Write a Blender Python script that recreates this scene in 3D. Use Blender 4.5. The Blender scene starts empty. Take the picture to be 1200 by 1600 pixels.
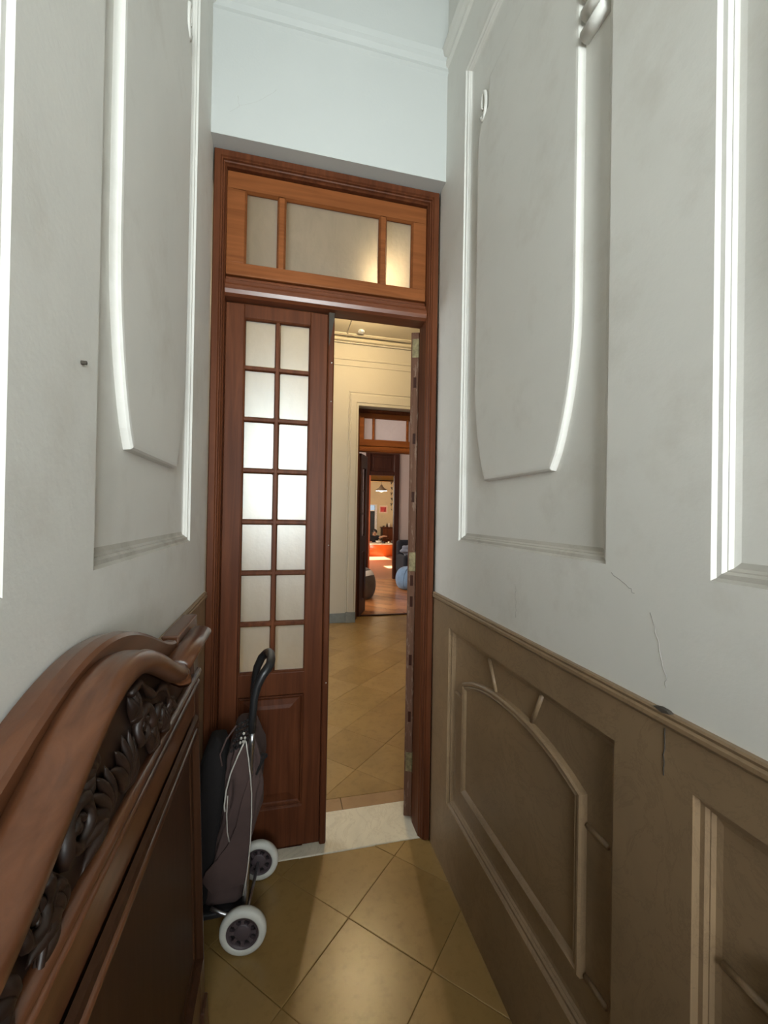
import bpy, bmesh, math, random
from math import sin, cos, pi, radians, sqrt, atan2
from mathutils import Vector, Matrix
random.seed(11)
scene = bpy.context.scene
COL = scene.collection

# ------------------------------------------------------------------ camera
F_PX = 663.0
YAW, PITCH, ROLL = .2369, .0064, .0171
CAM_H = 1.45
cd = bpy.data.cameras.new('camera'); cam = bpy.data.objects.new('camera', cd); COL.objects.link(cam)
fw = Vector((sin(YAW)*cos(PITCH), cos(YAW)*cos(PITCH), sin(PITCH)))
r0 = Vector((cos(YAW), -sin(YAW), 0)); u0 = r0.cross(fw)
rt = r0*cos(ROLL) + u0*sin(ROLL); up = -r0*sin(ROLL) + u0*cos(ROLL)
cam.matrix_world = Matrix(((rt.x, up.x, -fw.x, 0), (rt.y, up.y, -fw.y, 0), (rt.z, up.z, -fw.z, CAM_H), (0, 0, 0, 1)))
cd.sensor_fit = 'VERTICAL'; cd.sensor_height = 24; cd.lens = 24*F_PX/1600
cd.clip_start = .01; cd.clip_end = 100
scene.camera = cam

# ------------------------------------------------------------------ world, lights, exposure
w = bpy.data.worlds.new('world'); scene.world = w; w.use_nodes = True
bg = w.node_tree.nodes['Background']; bg.inputs[0].default_value = (.72, .84, 1, 1); bg.inputs[1].default_value = .9
vs = scene.view_settings
vs.view_transform = 'Standard'; vs.look = 'None'; vs.exposure = 0.0; vs.gamma = 1; vs.use_curve_mapping = False
cy = scene.cycles
cy.use_denoising = True; cy.max_bounces = 10; cy.diffuse_bounces = 6; cy.glossy_bounces = 4; cy.transmission_bounces = 6
cy.transparent_max_bounces = 12; cy.sample_clamp_indirect = 6; cy.caustics_reflective = False; cy.caustics_refractive = True

def area(name, loc, direction, sx, sy, power, color, spread=180):
    d = bpy.data.lights.new(name, 'AREA'); d.shape = 'RECTANGLE'; d.size = sx; d.size_y = sy; d.energy = power; d.color = color
    d.spread = radians(spread)
    o = bpy.data.objects.new(name, d); COL.objects.link(o); o.location = loc
    o.rotation_euler = Vector(direction).to_track_quat('-Z', 'Z').to_euler()
    return o
# daylight through the glazed front door behind the camera
area('street_daylight', (.19, -1.62, 2.12), (0, 1, .10), .84, 1.95, 58, (.95, .985, 1.0), 94)
# daylight through the tall hall window
area('hall_window_daylight', (-.08, 5.95, 2.05), (0, -1, 0), .66, 1.5, 8.5, (.88, .97, 1.0))
area('hall_side_daylight', (-1.95, 3.6, 1.9), (1, 0, -.05), 1.5, 2.3, 58, (.95, .99, 1))
# daylight through the windows of the living room and the dining room
area('living_room_daylight', (-.95, 7.6, 1.9), (1, 0, -.15), 1.7, 2.2, 185, (1, .92, .82))
area('dining_room_daylight', (1.05, 12.4, 1.75), (1, 0, -.1), 3.4, .8, 230, (1, .92, .8))
sd = bpy.data.lights.new('sun', 'SUN'); sd.energy = 55; sd.angle = radians(.6); sd.color = (1, .93, .82)
sun = bpy.data.objects.new('sun', sd); COL.objects.link(sun); sun.rotation_euler = Vector((1, .12, -.74)).to_track_quat('-Z', 'Z').to_euler()

# ------------------------------------------------------------------ materials
def new_mat(name):
    m = bpy.data.materials.new(name); m.use_nodes = True
    nt = m.node_tree; b = nt.nodes['Principled BSDF']
    return m, nt, b
def setc(sock, c): sock.default_value = (c[0], c[1], c[2], 1)
def link(nt, a, b): nt.links.new(a, b)
def coords(nt, scale=(1, 1, 1), rot=(0, 0, 0)):
    tc = nt.nodes.new('ShaderNodeTexCoord'); mp = nt.nodes.new('ShaderNodeMapping')
    mp.inputs['Scale'].default_value = scale; mp.inputs['Rotation'].default_value = rot
    link(nt, tc.outputs['Object'], mp.inputs['Vector']); return mp.outputs[0]
def noise(nt, vec, scale, detail=4, rough=.55, dist=0):
    n = nt.nodes.new('ShaderNodeTexNoise'); n.inputs['Scale'].default_value = scale; n.inputs['Detail'].default_value = detail
    n.inputs['Roughness'].default_value = rough; n.inputs['Distortion'].default_value = dist
    if vec: link(nt, vec, n.inputs['Vector'])
    return n.outputs[0]
def ramp(nt, fac, stops):
    r = nt.nodes.new('ShaderNodeValToRGB'); e = r.color_ramp.elements
    while len(e) < len(stops): e.new(.5)
    for k, (p, c) in enumerate(stops):
        e[k].position = p; e[k].color = (c[0], c[1], c[2], 1)
    link(nt, fac, r.inputs[0]); return r.outputs[0]
def mix(nt, fac, a, b, mode='MIX'):
    n = nt.nodes.new('ShaderNodeMix'); n.data_type = 'RGBA'; n.blend_type = mode
    if isinstance(fac, (int, float)): n.inputs[0].default_value = fac
    else: link(nt, fac, n.inputs[0])
    for k, s in ((6, a), (7, b)):
        if isinstance(s, tuple): n.inputs[k].default_value = (*s, 1)
        else: link(nt, s, n.inputs[k])
    return n.outputs[2]
def bump(nt, b, h, strength, dist=.01):
    n = nt.nodes.new('ShaderNodeBump'); n.inputs['Strength'].default_value = strength; n.inputs['Distance'].default_value = dist
    link(nt, h, n.inputs['Height']); link(nt, n.outputs[0], b.inputs['Normal'])

def plaster(name, base, var=.1, rough=.6, shade_grime=(.36, .33, .28), gr=.35):
    m, nt, b = new_mat(name)
    v = coords(nt)
    n1 = noise(nt, v, 1.1, 5, .6, .3); n2 = noise(nt, v, 5.5, 6, .65); n3 = noise(nt, v, 90, 3)
    lo = tuple(c*(1-var) for c in base); hi = tuple(min(1, c*(1+var*.6)) for c in base)
    c1 = ramp(nt, n1, [(.3, lo), (.7, hi)])
    f = ramp(nt, n2, [(.52, (0, 0, 0)), (.8, (gr, gr, gr))])
    c2 = mix(nt, f, c1, shade_grime)
    link(nt, c2, b.inputs['Base Color']); b.inputs['Roughness'].default_value = rough
    bump(nt, b, n3, .12, .004)
    return m
def marbled(name, base, vein, rough=.33):
    m, nt, b = new_mat(name); v = coords(nt)
    n1 = noise(nt, v, 2.2, 6, .6, 1.2); n2 = noise(nt, v, 4.5, 8, .7, 2.5)
    c1 = ramp(nt, n1, [(.3, tuple(c*.8 for c in base)), (.55, base), (.75, tuple(min(1, c*1.2) for c in base))])
    f = ramp(nt, n2, [(.47, (0, 0, 0)), (.5, (.55, .55, .55)), (.53, (0, 0, 0))])
    link(nt, mix(nt, f, c1, vein), b.inputs['Base Color'])
    b.inputs['Roughness'].default_value = rough
    bump(nt, b, noise(nt, v, 30, 4), .05, .004)
    return m
def wood(name, dark, light, axis='z', rough=.45, coat=.03, scale=1.0, wear=None):
    m, nt, b = new_mat(name)
    s = {'x': (1.2, 26, 26), 'y': (26, 1.2, 26), 'z': (26, 26, 1.2)}[axis]
    v = coords(nt, tuple(k*scale for k in s)); v2 = coords(nt)
    n1 = noise(nt, v, 1.6, 6, .6, .6); n2 = noise(nt, v2, 2.3, 4)
    c = ramp(nt, n1, [(.25, dark), (.5, tuple((a+b_)/2 for a, b_ in zip(dark, light))), (.75, light)])
    c = mix(nt, ramp(nt, n2, [(.35, (.45, .45, .45)), (.7, (0, 0, 0))]), c, dark)
    if wear:
        n3 = noise(nt, coords(nt, (30, 30, 6)), 2.0, 6, .7)
        c = mix(nt, ramp(nt, n3, [(.55, (0, 0, 0)), (.62, (.6, .6, .6))]), c, wear)
    link(nt, c, b.inputs['Base Color'])
    b.inputs['Roughness'].default_value = rough; b.inputs['Specular IOR Level'].default_value = .08 if rough > .4 else .4; b.inputs['Coat Weight'].default_value = coat; b.inputs['Coat Roughness'].default_value = .3
    bump(nt, b, n1, .1, .003)
    return m
def simple(name, color, rough=.5, metal=0, var=.12, scale=20, sheen=0, bmp=.05):
    m, nt, b = new_mat(name); v = coords(nt)
    n = noise(nt, v, scale, 4)
    c = ramp(nt, n, [(.3, tuple(k*(1-var) for k in color)), (.7, tuple(min(1, k*(1+var)) for k in color))])
    link(nt, c, b.inputs['Base Color']); b.inputs['Roughness'].default_value = rough; b.inputs['Metallic'].default_value = metal
    if sheen: b.inputs['Sheen Weight'].default_value = sheen
    if bmp: bump(nt, b, n, bmp, .004)
    return m
def fabric(name, color, rough=.9, sheen=.15):
    m, nt, b = new_mat(name); v = coords(nt)
    n = noise(nt, v, 260, 2); n2 = noise(nt, v, 7, 4)
    c = ramp(nt, n2, [(.3, tuple(k*.75 for k in color)), (.7, tuple(min(1, k*1.2) for k in color))])
    link(nt, c, b.inputs['Base Color']); b.inputs['Roughness'].default_value = rough; b.inputs['Sheen Weight'].default_value = sheen
    bump(nt, b, n, .25, .002)
    return m
def emitter(name, color, strength):
    m, nt, b = new_mat(name); setc(b.inputs['Base Color'], color); setc(b.inputs['Emission Color'], color); b.inputs['Emission Strength'].default_value = strength
    return m
def frosted(name, rough=.75, tl=.3, tint=(.95, .97, .95), streak=.5, rk=1.0):
    m, nt, b = new_mat(name); nt.nodes.remove(b)
    out = nt.nodes['Material Output']
    rf = nt.nodes.new('ShaderNodeBsdfRefraction'); rf.inputs['Roughness'].default_value = rough; rf.inputs['IOR'].default_value = 1.3; setc(rf.inputs['Color'], tuple(k*rk for k in tint))
    t = nt.nodes.new('ShaderNodeBsdfTranslucent'); g = nt.nodes.new('ShaderNodeBsdfGlossy'); g.inputs['Roughness'].default_value = .35
    v = coords(nt, (6, 6, 2.2)); nz = noise(nt, v, 2.5, 6, .65, .6)
    c = ramp(nt, nz, [(.3, tuple(k*(1-.14*streak) for k in tint)), (.62, tint), (.8, tuple(k*.8 for k in tint))])
    link(nt, c, t.inputs['Color'])
    m1 = nt.nodes.new('ShaderNodeMixShader'); m1.inputs[0].default_value = tl
    link(nt, rf.outputs[0], m1.inputs[1]); link(nt, t.outputs[0], m1.inputs[2])
    m2 = nt.nodes.new('ShaderNodeMixShader'); m2.inputs[0].default_value = .05
    link(nt, m1.outputs[0], m2.inputs[1]); link(nt, g.outputs[0], m2.inputs[2]); link(nt, m2.outputs[0], out.inputs[0])
    bn = nt.nodes.new('ShaderNodeBump'); bn.inputs['Strength'].default_value = .25; bn.inputs['Distance'].default_value = .004
    link(nt, noise(nt, coords(nt), 55, 3), bn.inputs['Height'])
    for s in (rf, t, g): link(nt, bn.outputs[0], s.inputs['Normal'])
    return m
def clear(name, tint=(.9, .93, .92)):
    m, nt, b = new_mat(name); nt.nodes.remove(b); out = nt.nodes['Material Output']
    t = nt.nodes.new('ShaderNodeBsdfTransparent'); setc(t.inputs[0], tint)
    g = nt.nodes.new('ShaderNodeBsdfGlossy'); g.inputs['Roughness'].default_value = .05
    mx = nt.nodes.new('ShaderNodeMixShader'); mx.inputs[0].default_value = .06
    link(nt, t.outputs[0], mx.inputs[1]); link(nt, g.outputs[0], mx.inputs[2]); link(nt, mx.outputs[0], out.inputs[0])
    return m

M = {}
M['wall'] = plaster('aged_grey_plaster', (.685, .67, .625), .085, .6, (.46, .42, .36), .42)
M['shade_grime'] = plaster('shaded_dusty_ledge', (.47, .445, .395), .3, .8, (.20, .17, .13), .8)  # shade along the lower ledges painted in, together with some dust
M['wall_end'] = plaster('white_plaster', (.49, .503, .487), .04, .6, (.5, .5, .47), .2)
M['hall'] = plaster('cream_plaster', (.46, .42, .345), .05, .6, (.42, .36, .26), .25)
M['ceil'] = plaster('ceiling_plaster', (.48, .42, .31), .04)
M['ceil_white'] = plaster('white_ceiling', (.7, .7, .68), .04)
M['living'] = plaster('mauve_plaster', (.36, .285, .255), .05)
M['dining'] = plaster('yellow_plaster', (.60, .50, .31), .05)
M['mustard'] = plaster('mustard_paint', (.45, .28, .07), .08)
M['dado'] = marbled('marbled_brown_paint', (.265, .178, .100), (.18, .118, .066), .42)
M['dado_grey'] = simple('grey_skirting_paint', (.16, .18, .18), .5)
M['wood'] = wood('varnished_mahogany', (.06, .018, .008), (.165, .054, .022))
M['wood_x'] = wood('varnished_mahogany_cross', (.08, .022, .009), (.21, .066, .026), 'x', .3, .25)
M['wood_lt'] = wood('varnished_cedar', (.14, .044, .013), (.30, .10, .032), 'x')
M['jamb_lit'] = wood('sunlit_red_jamb', (.30, .07, .025), (.45, .13, .06))  # bright red puts the sun on this jamb into the colour
M['wood_worn'] = wood('worn_door_edge', (.09, .042, .025), (.19, .10, .065), 'z', .65, 0, wear=(.26, .18, .13))
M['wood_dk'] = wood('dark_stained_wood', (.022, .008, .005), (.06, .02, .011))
M['bed'] = wood('bed_walnut', (.072, .026, .011), (.175, .068, .031), 'y', .25, .35)
M['bed_v'] = wood('bed_walnut_upright', (.045, .018, .009), (.10, .042, .022), 'z', .3, .3)
M['bed_panel'] = wood('bed_panel_veneer', (.03, .012, .006), (.07, .03, .015), 'z', .45, .1)
M['carve'] = simple('dark_carved_wood', (.022, .010, .006), .45, 0, .4, 40)
M['marble'] = marbled('cream_marble', (.76, .69, .54), (.55, .48, .36), .3)
M['parquet'] = wood('parquet_oak', (.25, .09, .025), (.48, .195, .068), 'x', .26, .3)
M['parquet_b'] = wood('parquet_oak_b', (.21, .078, .023), (.41, .165, .058), 'y', .26, .3)
M['parquet_c'] = wood('parquet_oak_c', (.31, .12, .037), (.54, .23, .085), 'x', .26, .3)
M['dine_floor'] = wood('reddish_boards', (.36, .15, .08), (.5, .24, .14), 'y', .3, .2)
M['grout'] = simple('grout', (.19, .13, .065), .8)
M['frost'] = frosted('frosted_glass', streak=1.3)
M['frost_t'] = frosted('rippled_glass', .5, .55, (.78, .73, .63), 1, .10)
M['clear'] = clear('clear_glass')
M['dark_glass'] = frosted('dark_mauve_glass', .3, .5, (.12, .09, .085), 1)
M['pale_glass'] = frosted('pale_mauve_glass', .25, .5, (.62, .56, .55))
M['brass'] = simple('tarnished_brass', (.20, .16, .08), .55, .5, .4, 60)
M['steel'] = simple('brushed_steel', (.45, .45, .46), .35, 1, .15, 40)
M['chrome'] = simple('pale_metal', (.7, .7, .7), .3, 1, .05, 20)
M['black'] = simple('black_plastic', (.015, .015, .016), .38, 0, .2, 20)
M['white_rubber'] = simple('white_rubber', (.62, .62, .56), .6, 0, .08, 25)
M['hub'] = simple('plum_hub_plastic', (.075, .055, .06), .5, 0, .1, 20)
M['bag'] = fabric('brown_bag_fabric', (.072, .043, .038), .95, 0)
M['bag_dk'] = fabric('dark_bag_fabric', (.007, .005, .005), .95, 0)
M['cordw'] = simple('pale_piping', (.5, .47, .42), .6)
M['blue'] = fabric('blue_fabric', (.10, .165, .26))
M['navy'] = fabric('navy_fabric', (.005, .006, .011), .95, 0)
M['greycl'] = fabric('grey_clothes', (.11, .12, .15))
M['greybag'] = fabric('taupe_fabric', (.085, .068, .052))
M['white_f'] = fabric('white_fabric', (.7, .66, .6))
M['orange'] = wood('orange_lacquer', (.62, .10, .012), (.80, .17, .025), 'z', .35, .3)
M['paletop'] = simple('pale_top', (.75, .68, .55), .4)
M['white'] = simple('white_paint', (.75, .74, .7), .5)
M['shade'] = simple('dark_lamp_enamel', (.10, .065, .035), .45)
M['bulb'] = emitter('warm_bulb', (1, .85, .58), 14)
M['bulb_hall'] = emitter('hall_bulb', (1, .78, .42), 18)
M['red'] = simple('red_print', (.5, .055, .06), .6, 0, .25, 6)
M['red_dk'] = simple('dark_red_print', (.2, .02, .03), .6)
M['mat_pink'] = simple('pale_pink_mount', (.75, .5, .38), .7)
M['skin'] = simple('skin', (.55, .32, .21), .5, 0, .05)
M['hair'] = simple('dark_hair', (.012, .008, .007), .5, 0, .3, 90)
M['shirt'] = fabric('black_shirt', (.012, .012, .015), .95, 0)
M['shutter'] = simple('dark_shutter', (.03, .035, .035), .5)
M['bottle'] = simple('dark_bottle', (.03, .025, .02), .25)
M['crack'] = simple('crack_grey', (.38, .36, .33), .9)  # plain grey for the hairline cracks in the plaster
M['chip'] = simple('chipped_plaster', (.05, .04, .03), .9)

def tile_mat(name, base, k):
    m, nt, b = new_mat(name); v = coords(nt)
    n1 = noise(nt, v, 3.0, 4, .55, .2); n2 = noise(nt, v, 26, 5, .65)
    c = ramp(nt, n1, [(.15, tuple(c*.8 for c in base)), (.5, base), (.85, tuple(min(1, c*1.15) for c in base))])
    f = ramp(nt, n2, [(.5, (0, 0, 0)), (.78, (.38, .38, .38))])
    c = mix(nt, f, c, tuple(c*.55 for c in base))
    link(nt, c, b.inputs['Base Color'])
    b.inputs['Roughness'].default_value = .27
    bump(nt, b, n2, .06, .003)
    return m
TILES = [tile_mat('ochre_tile_a', (.31, .192, .066), 0), tile_mat('ochre_tile_b', (.29, .177, .06), 1), tile_mat('ochre_tile_c', (.33, .205, .075), 2)]
M['terra'] = tile_mat('terracotta_border', (.34, .20, .095), 3)

# ------------------------------------------------------------------ mesh helpers
ORIG = {}
class MB:
    """collects geometry in world coordinates (through an optional transform)"""
    def __init__(s, T=None): s.v = []; s.f = []; s.mi = []; s.T = T or (lambda p: p); s.sm = []
    def add(s, pts, faces, mi=0, smooth=False):
        o = len(s.v); s.v += [tuple(s.T(p)) for p in pts]
        for f in faces: s.f.append(tuple(i+o for i in f)); s.mi.append(mi); s.sm.append(smooth)
        return s
    def box(s, x0, x1, y0, y1, z0, z1, mi=0):
        p = [(x0, y0, z0), (x1, y0, z0), (x1, y1, z0), (x0, y1, z0), (x0, y0, z1), (x1, y0, z1), (x1, y1, z1), (x0, y1, z1)]
        return s.add(p, [(0, 3, 2, 1), (4, 5, 6, 7), (0, 1, 5, 4), (1, 2, 6, 5), (2, 3, 7, 6), (3, 0, 4, 7)], mi)
    def prism(s, poly, fn0, fn1, mi=0, smooth=False):
        n = len(poly); p = [fn0(q) for q in poly] + [fn1(q) for q in poly]
        return s.add(p, [tuple(range(n))[::-1], tuple(range(n, 2*n))] + [(i, (i+1) % n, n+(i+1) % n, n+i) for i in range(n)], mi, smooth)
    def loops(s, loops, closed=True, cap0=False, cap1=False, mi=0, smooth=True, edge_mi=None):
        n = len(loops[0]); p = [q for L in loops for q in L]; f = []; fm = []
        for k in range(len(loops)-1):
            for i in range(n if closed else n-1):
                j = (i+1) % n
                f.append((k*n+i, k*n+j, (k+1)*n+j, (k+1)*n+i)); fm.append(edge_mi[i] if edge_mi else mi)
        if cap0: f.append(tuple(range(n))[::-1])
        if cap1: f.append(tuple(range((len(loops)-1)*n, len(loops)*n)))
        s.add(p, f, mi, smooth)
        if edge_mi:
            b0 = len(s.mi)-len(f)
            for q, m_ in enumerate(fm): s.mi[b0+q] = m_
        return s
    def tube(s, path, r, n=10, caps=True, mi=0, squash=None):
        path = [Vector(p) for p in path]; L = []
        rs = r if isinstance(r, (list, tuple)) else [r]*len(path)
        prev = None
        for k, p in enumerate(path):
            d = (path[min(k+1, len(path)-1)]-path[max(k-1, 0)]).normalized()
            if prev is None: a = d.orthogonal().normalized()
            else: a = (prev-d*prev.dot(d)).normalized()
            prev = a; b = d.cross(a)
            L.append([p+(a*cos(2*pi*i/n)+b*sin(2*pi*i/n))*rs[k] for i in range(n)])
        return s.loops(L, True, caps, caps, mi)
    def lathe(s, prof, origin, axis, n=28, mi=0, caps=False):
        ax = Vector(axis).normalized(); a = ax.orthogonal().normalized(); b = ax.cross(a); o = Vector(origin)
        return s.loops([[o+ax*h+(a*cos(2*pi*i/n)+b*sin(2*pi*i/n))*r for i in range(n)] for r, h in prof], True, caps, caps, mi)
    def ell(s, c, r, nu=18, nv=12, mi=0, fn=None):
        L = []
        for j in range(nv+1):
            t = -pi/2+pi*j/nv
            row = []
            for i in range(nu):
                a = 2*pi*i/nu; p = Vector((r[0]*cos(t)*cos(a), r[1]*cos(t)*sin(a), r[2]*sin(t)))
                if fn: p = fn(p, t, a)
                row.append(Vector(c)+p)
            L.append(row)
        return s.loops(L, True, False, False, mi)
    def build(s, name, mats, parent=None, origin=None, bevel=0, seg=2, auto=False, sub=0):
        if parent is not None: o = ORIG[parent.name]
        else: o = Vector(origin if origin is not None else (0, 0, 0))
        me = bpy.data.meshes.new(name)
        me.from_pydata([tuple(Vector(v)-o) for v in s.v], [], s.f); me.validate(); 
        mats = mats if isinstance(mats, (list, tuple)) else [mats]
        for m in mats: me.materials.append(m)
        if len(me.polygons) == len(s.f):
            for p, mi, sm in zip(me.polygons, s.mi, s.sm): p.material_index = mi; p.use_smooth = sm
        bm = bmesh.new(); bm.from_mesh(me); bmesh.ops.remove_doubles(bm, verts=bm.verts, dist=1e-6); bmesh.ops.recalc_face_normals(bm, faces=bm.faces); bm.to_mesh(me); bm.free()
        ob = bpy.data.objects.new(name, me); COL.objects.link(ob)
        ORIG[ob.name] = o
        if parent is not None: ob.parent = parent
        else: ob.location = o
        if bevel:
            b = ob.modifiers.new('bevel', 'BEVEL'); b.width = bevel; b.segments = seg; b.limit_method = 'ANGLE'; b.angle_limit = radians(40)
        if sub:
            b = ob.modifiers.new('sub', 'SUBSURF'); b.levels = sub; b.render_levels = sub
        return ob
def empty(name, loc):
    o = bpy.data.objects.new(name, None); COL.objects.link(o); o.location = loc; o.empty_display_size = .1
    ORIG[o.name] = Vector(loc); return o
def tag(o, label, cat=None, group=None, kind=None):
    o['label'] = label
    if cat: o['category'] = cat
    if group: o['group'] = group
    if kind: o['kind'] = kind
    return o
def inset(poly, d):
    """mitred inward offset of a counter-clockwise polygon"""
    n = len(poly); out = []
    for i in range(n):
        p0, p1, p2 = [Vector(poly[(i+k-1) % n]) for k in range(3)]
        a = (p1-p0).normalized(); b = (p2-p1).normalized()
        na = Vector((-a.y, a.x)); nb = Vector((-b.y, b.x)); m = na+nb
        if m.length < 1e-6: m = na
        m = m/max(.25, m.dot(na)) if m.dot(na) > 0 else na
        q = p1+m*d; out.append((q.x, q.y))
    return out
def ring(mb, poly, prof, fn, fill=True, smooth=False, edge_mi=None):
    """profile of (inset, depth) swept round a polygon; fn(a, b, depth) -> world"""
    L = [[fn(a, b, dp) for a, b in inset(poly, i)] for i, dp in prof]
    mb.loops(L, True, False, fill, 0, smooth, edge_mi); return mb
def rect(a0, a1, b0, b1): return [(a0, b0), (a1, b0), (a1, b1), (a0, b1)]
def grid_wall(mb, a0, a1, b0, b1, holes, fn, d0, d1):
    """slab between depths d0 and d1 with rectangular openings; fn(a, b, depth) -> world"""
    A = sorted({a0, a1, *[h[0] for h in holes], *[h[1] for h in holes]}); A = [a for a in A if a0 <= a <= a1]
    B = sorted({b0, b1, *[h[2] for h in holes], *[h[3] for h in holes]}); B = [b for b in B if b0 <= b <= b1]
    def solid(i, j):
        if i < 0 or j < 0 or i >= len(A)-1 or j >= len(B)-1: return False
        a, b = (A[i]+A[i+1])/2, (B[j]+B[j+1])/2
        return not any(h[0] < a < h[1] and h[2] < b < h[3] for h in holes)
    for i in range(len(A)-1):
        for j in range(len(B)-1):
            if not solid(i, j): continue
            x0, x1, y0, y1 = A[i], A[i+1], B[j], B[j+1]
            for d in (d0, d1): mb.add([fn(x0, y0, d), fn(x1, y0, d), fn(x1, y1, d), fn(x0, y1, d)], [(0, 1, 2, 3)])
            for di, dj, e in ((-1, 0, ((x0, y0), (x0, y1))), (1, 0, ((x1, y0), (x1, y1))), (0, -1, ((x0, y0), (x1, y0))), (0, 1, ((x0, y1), (x1, y1)))):
                if not solid(i+di, j+dj):
                    (p, q) = e; mb.add([fn(*p, d0), fn(*q, d0), fn(*q, d1), fn(*p, d1)], [(0, 1, 2, 3)])
    return mb
def lobe(mb, y, z, ang, ln, wd, th, t0=.0):
    """one carved leaf lobe lying on the board"""
    L = []; n = 9
    for k in range(n+1):
        q = k/n; a = ang+.5*(q-.3); r = wd*(sin(pi*min(1, q*.93+.06))**.8)
        c = (y+ln*q*cos(a), z+ln*q*sin(a)); px_, pz_ = -sin(a), cos(a)
        L.append([(t0+th*sin(pi*min(1, q*.9+.1))*max(-.2, sin(b))*.9, c[0]+px_*r*cos(b), c[1]+pz_*r*cos(b)) for b in [2*pi*i/10 for i in range(10)]])
    mb.loops(L, True, True, True)
def sphere_smooth(o):
    for p in o.data.polygons: p.use_smooth = True
    return o

# ------------------------------------------------------------------ corridor shell
XL, XR = -.29, .672
Y_BACK, Y_END = -1.5, 1.735
CORR_H = 4.05
RAILZ = {'right': 1.112, 'left': 1.135}
fnR = lambda a, b, d: (XR+d, a, b)          # depth into the right wall
fnL = lambda a, b, d: (XL-d, a, b)
UP = [(.767, 1.54, 1.353, 3.2), (-.235, .54, 1.353, 3.2), (-1.257, -.48, 1.353, 3.2)]
DN = [(.732, 1.612, .287, .997), (-.33, .562, .287, .997), (-1.392, -.5, .287, .997)]
def raised_outline(y0, y1):
    """panel with a boat-shaped foot and notched upper corners"""
    c = (y0+y1)/2; hw = .278; fb = .186
    P = [(c-fb, 1.571), (c+fb, 1.571)]
    for k in range(1, 9):
        t = k/8; P.append((c+fb+(hw-fb)*sin(t*pi/2)**.85, 1.571+.39*t**1.1))
    P += [(c+hw, 2.82), (c+hw-.03, 2.865), (c+hw-.075, 2.885), (c+hw-.083, 2.985)]
    P += [(2*c-a, b) for a, b in P[2:][::-1]]
    return P
def dado_arch(y0, y1):
    a0, a1 = y0+.104, y1-.114; n = 14; P = [(a0, .40), (a1, .40)]
    for k in range(n+1):
        t = k/n; P.append((a1+(a0-a1)*t, .818+.066*(1-abs(2*t-1)**2.4)))
    return P
REC = [(0, 0), (.005, .006), (.0125, .0065), (.0165, .0125), (.0185, .0125), (.0225, .0185), (.032, .0205)]
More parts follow.
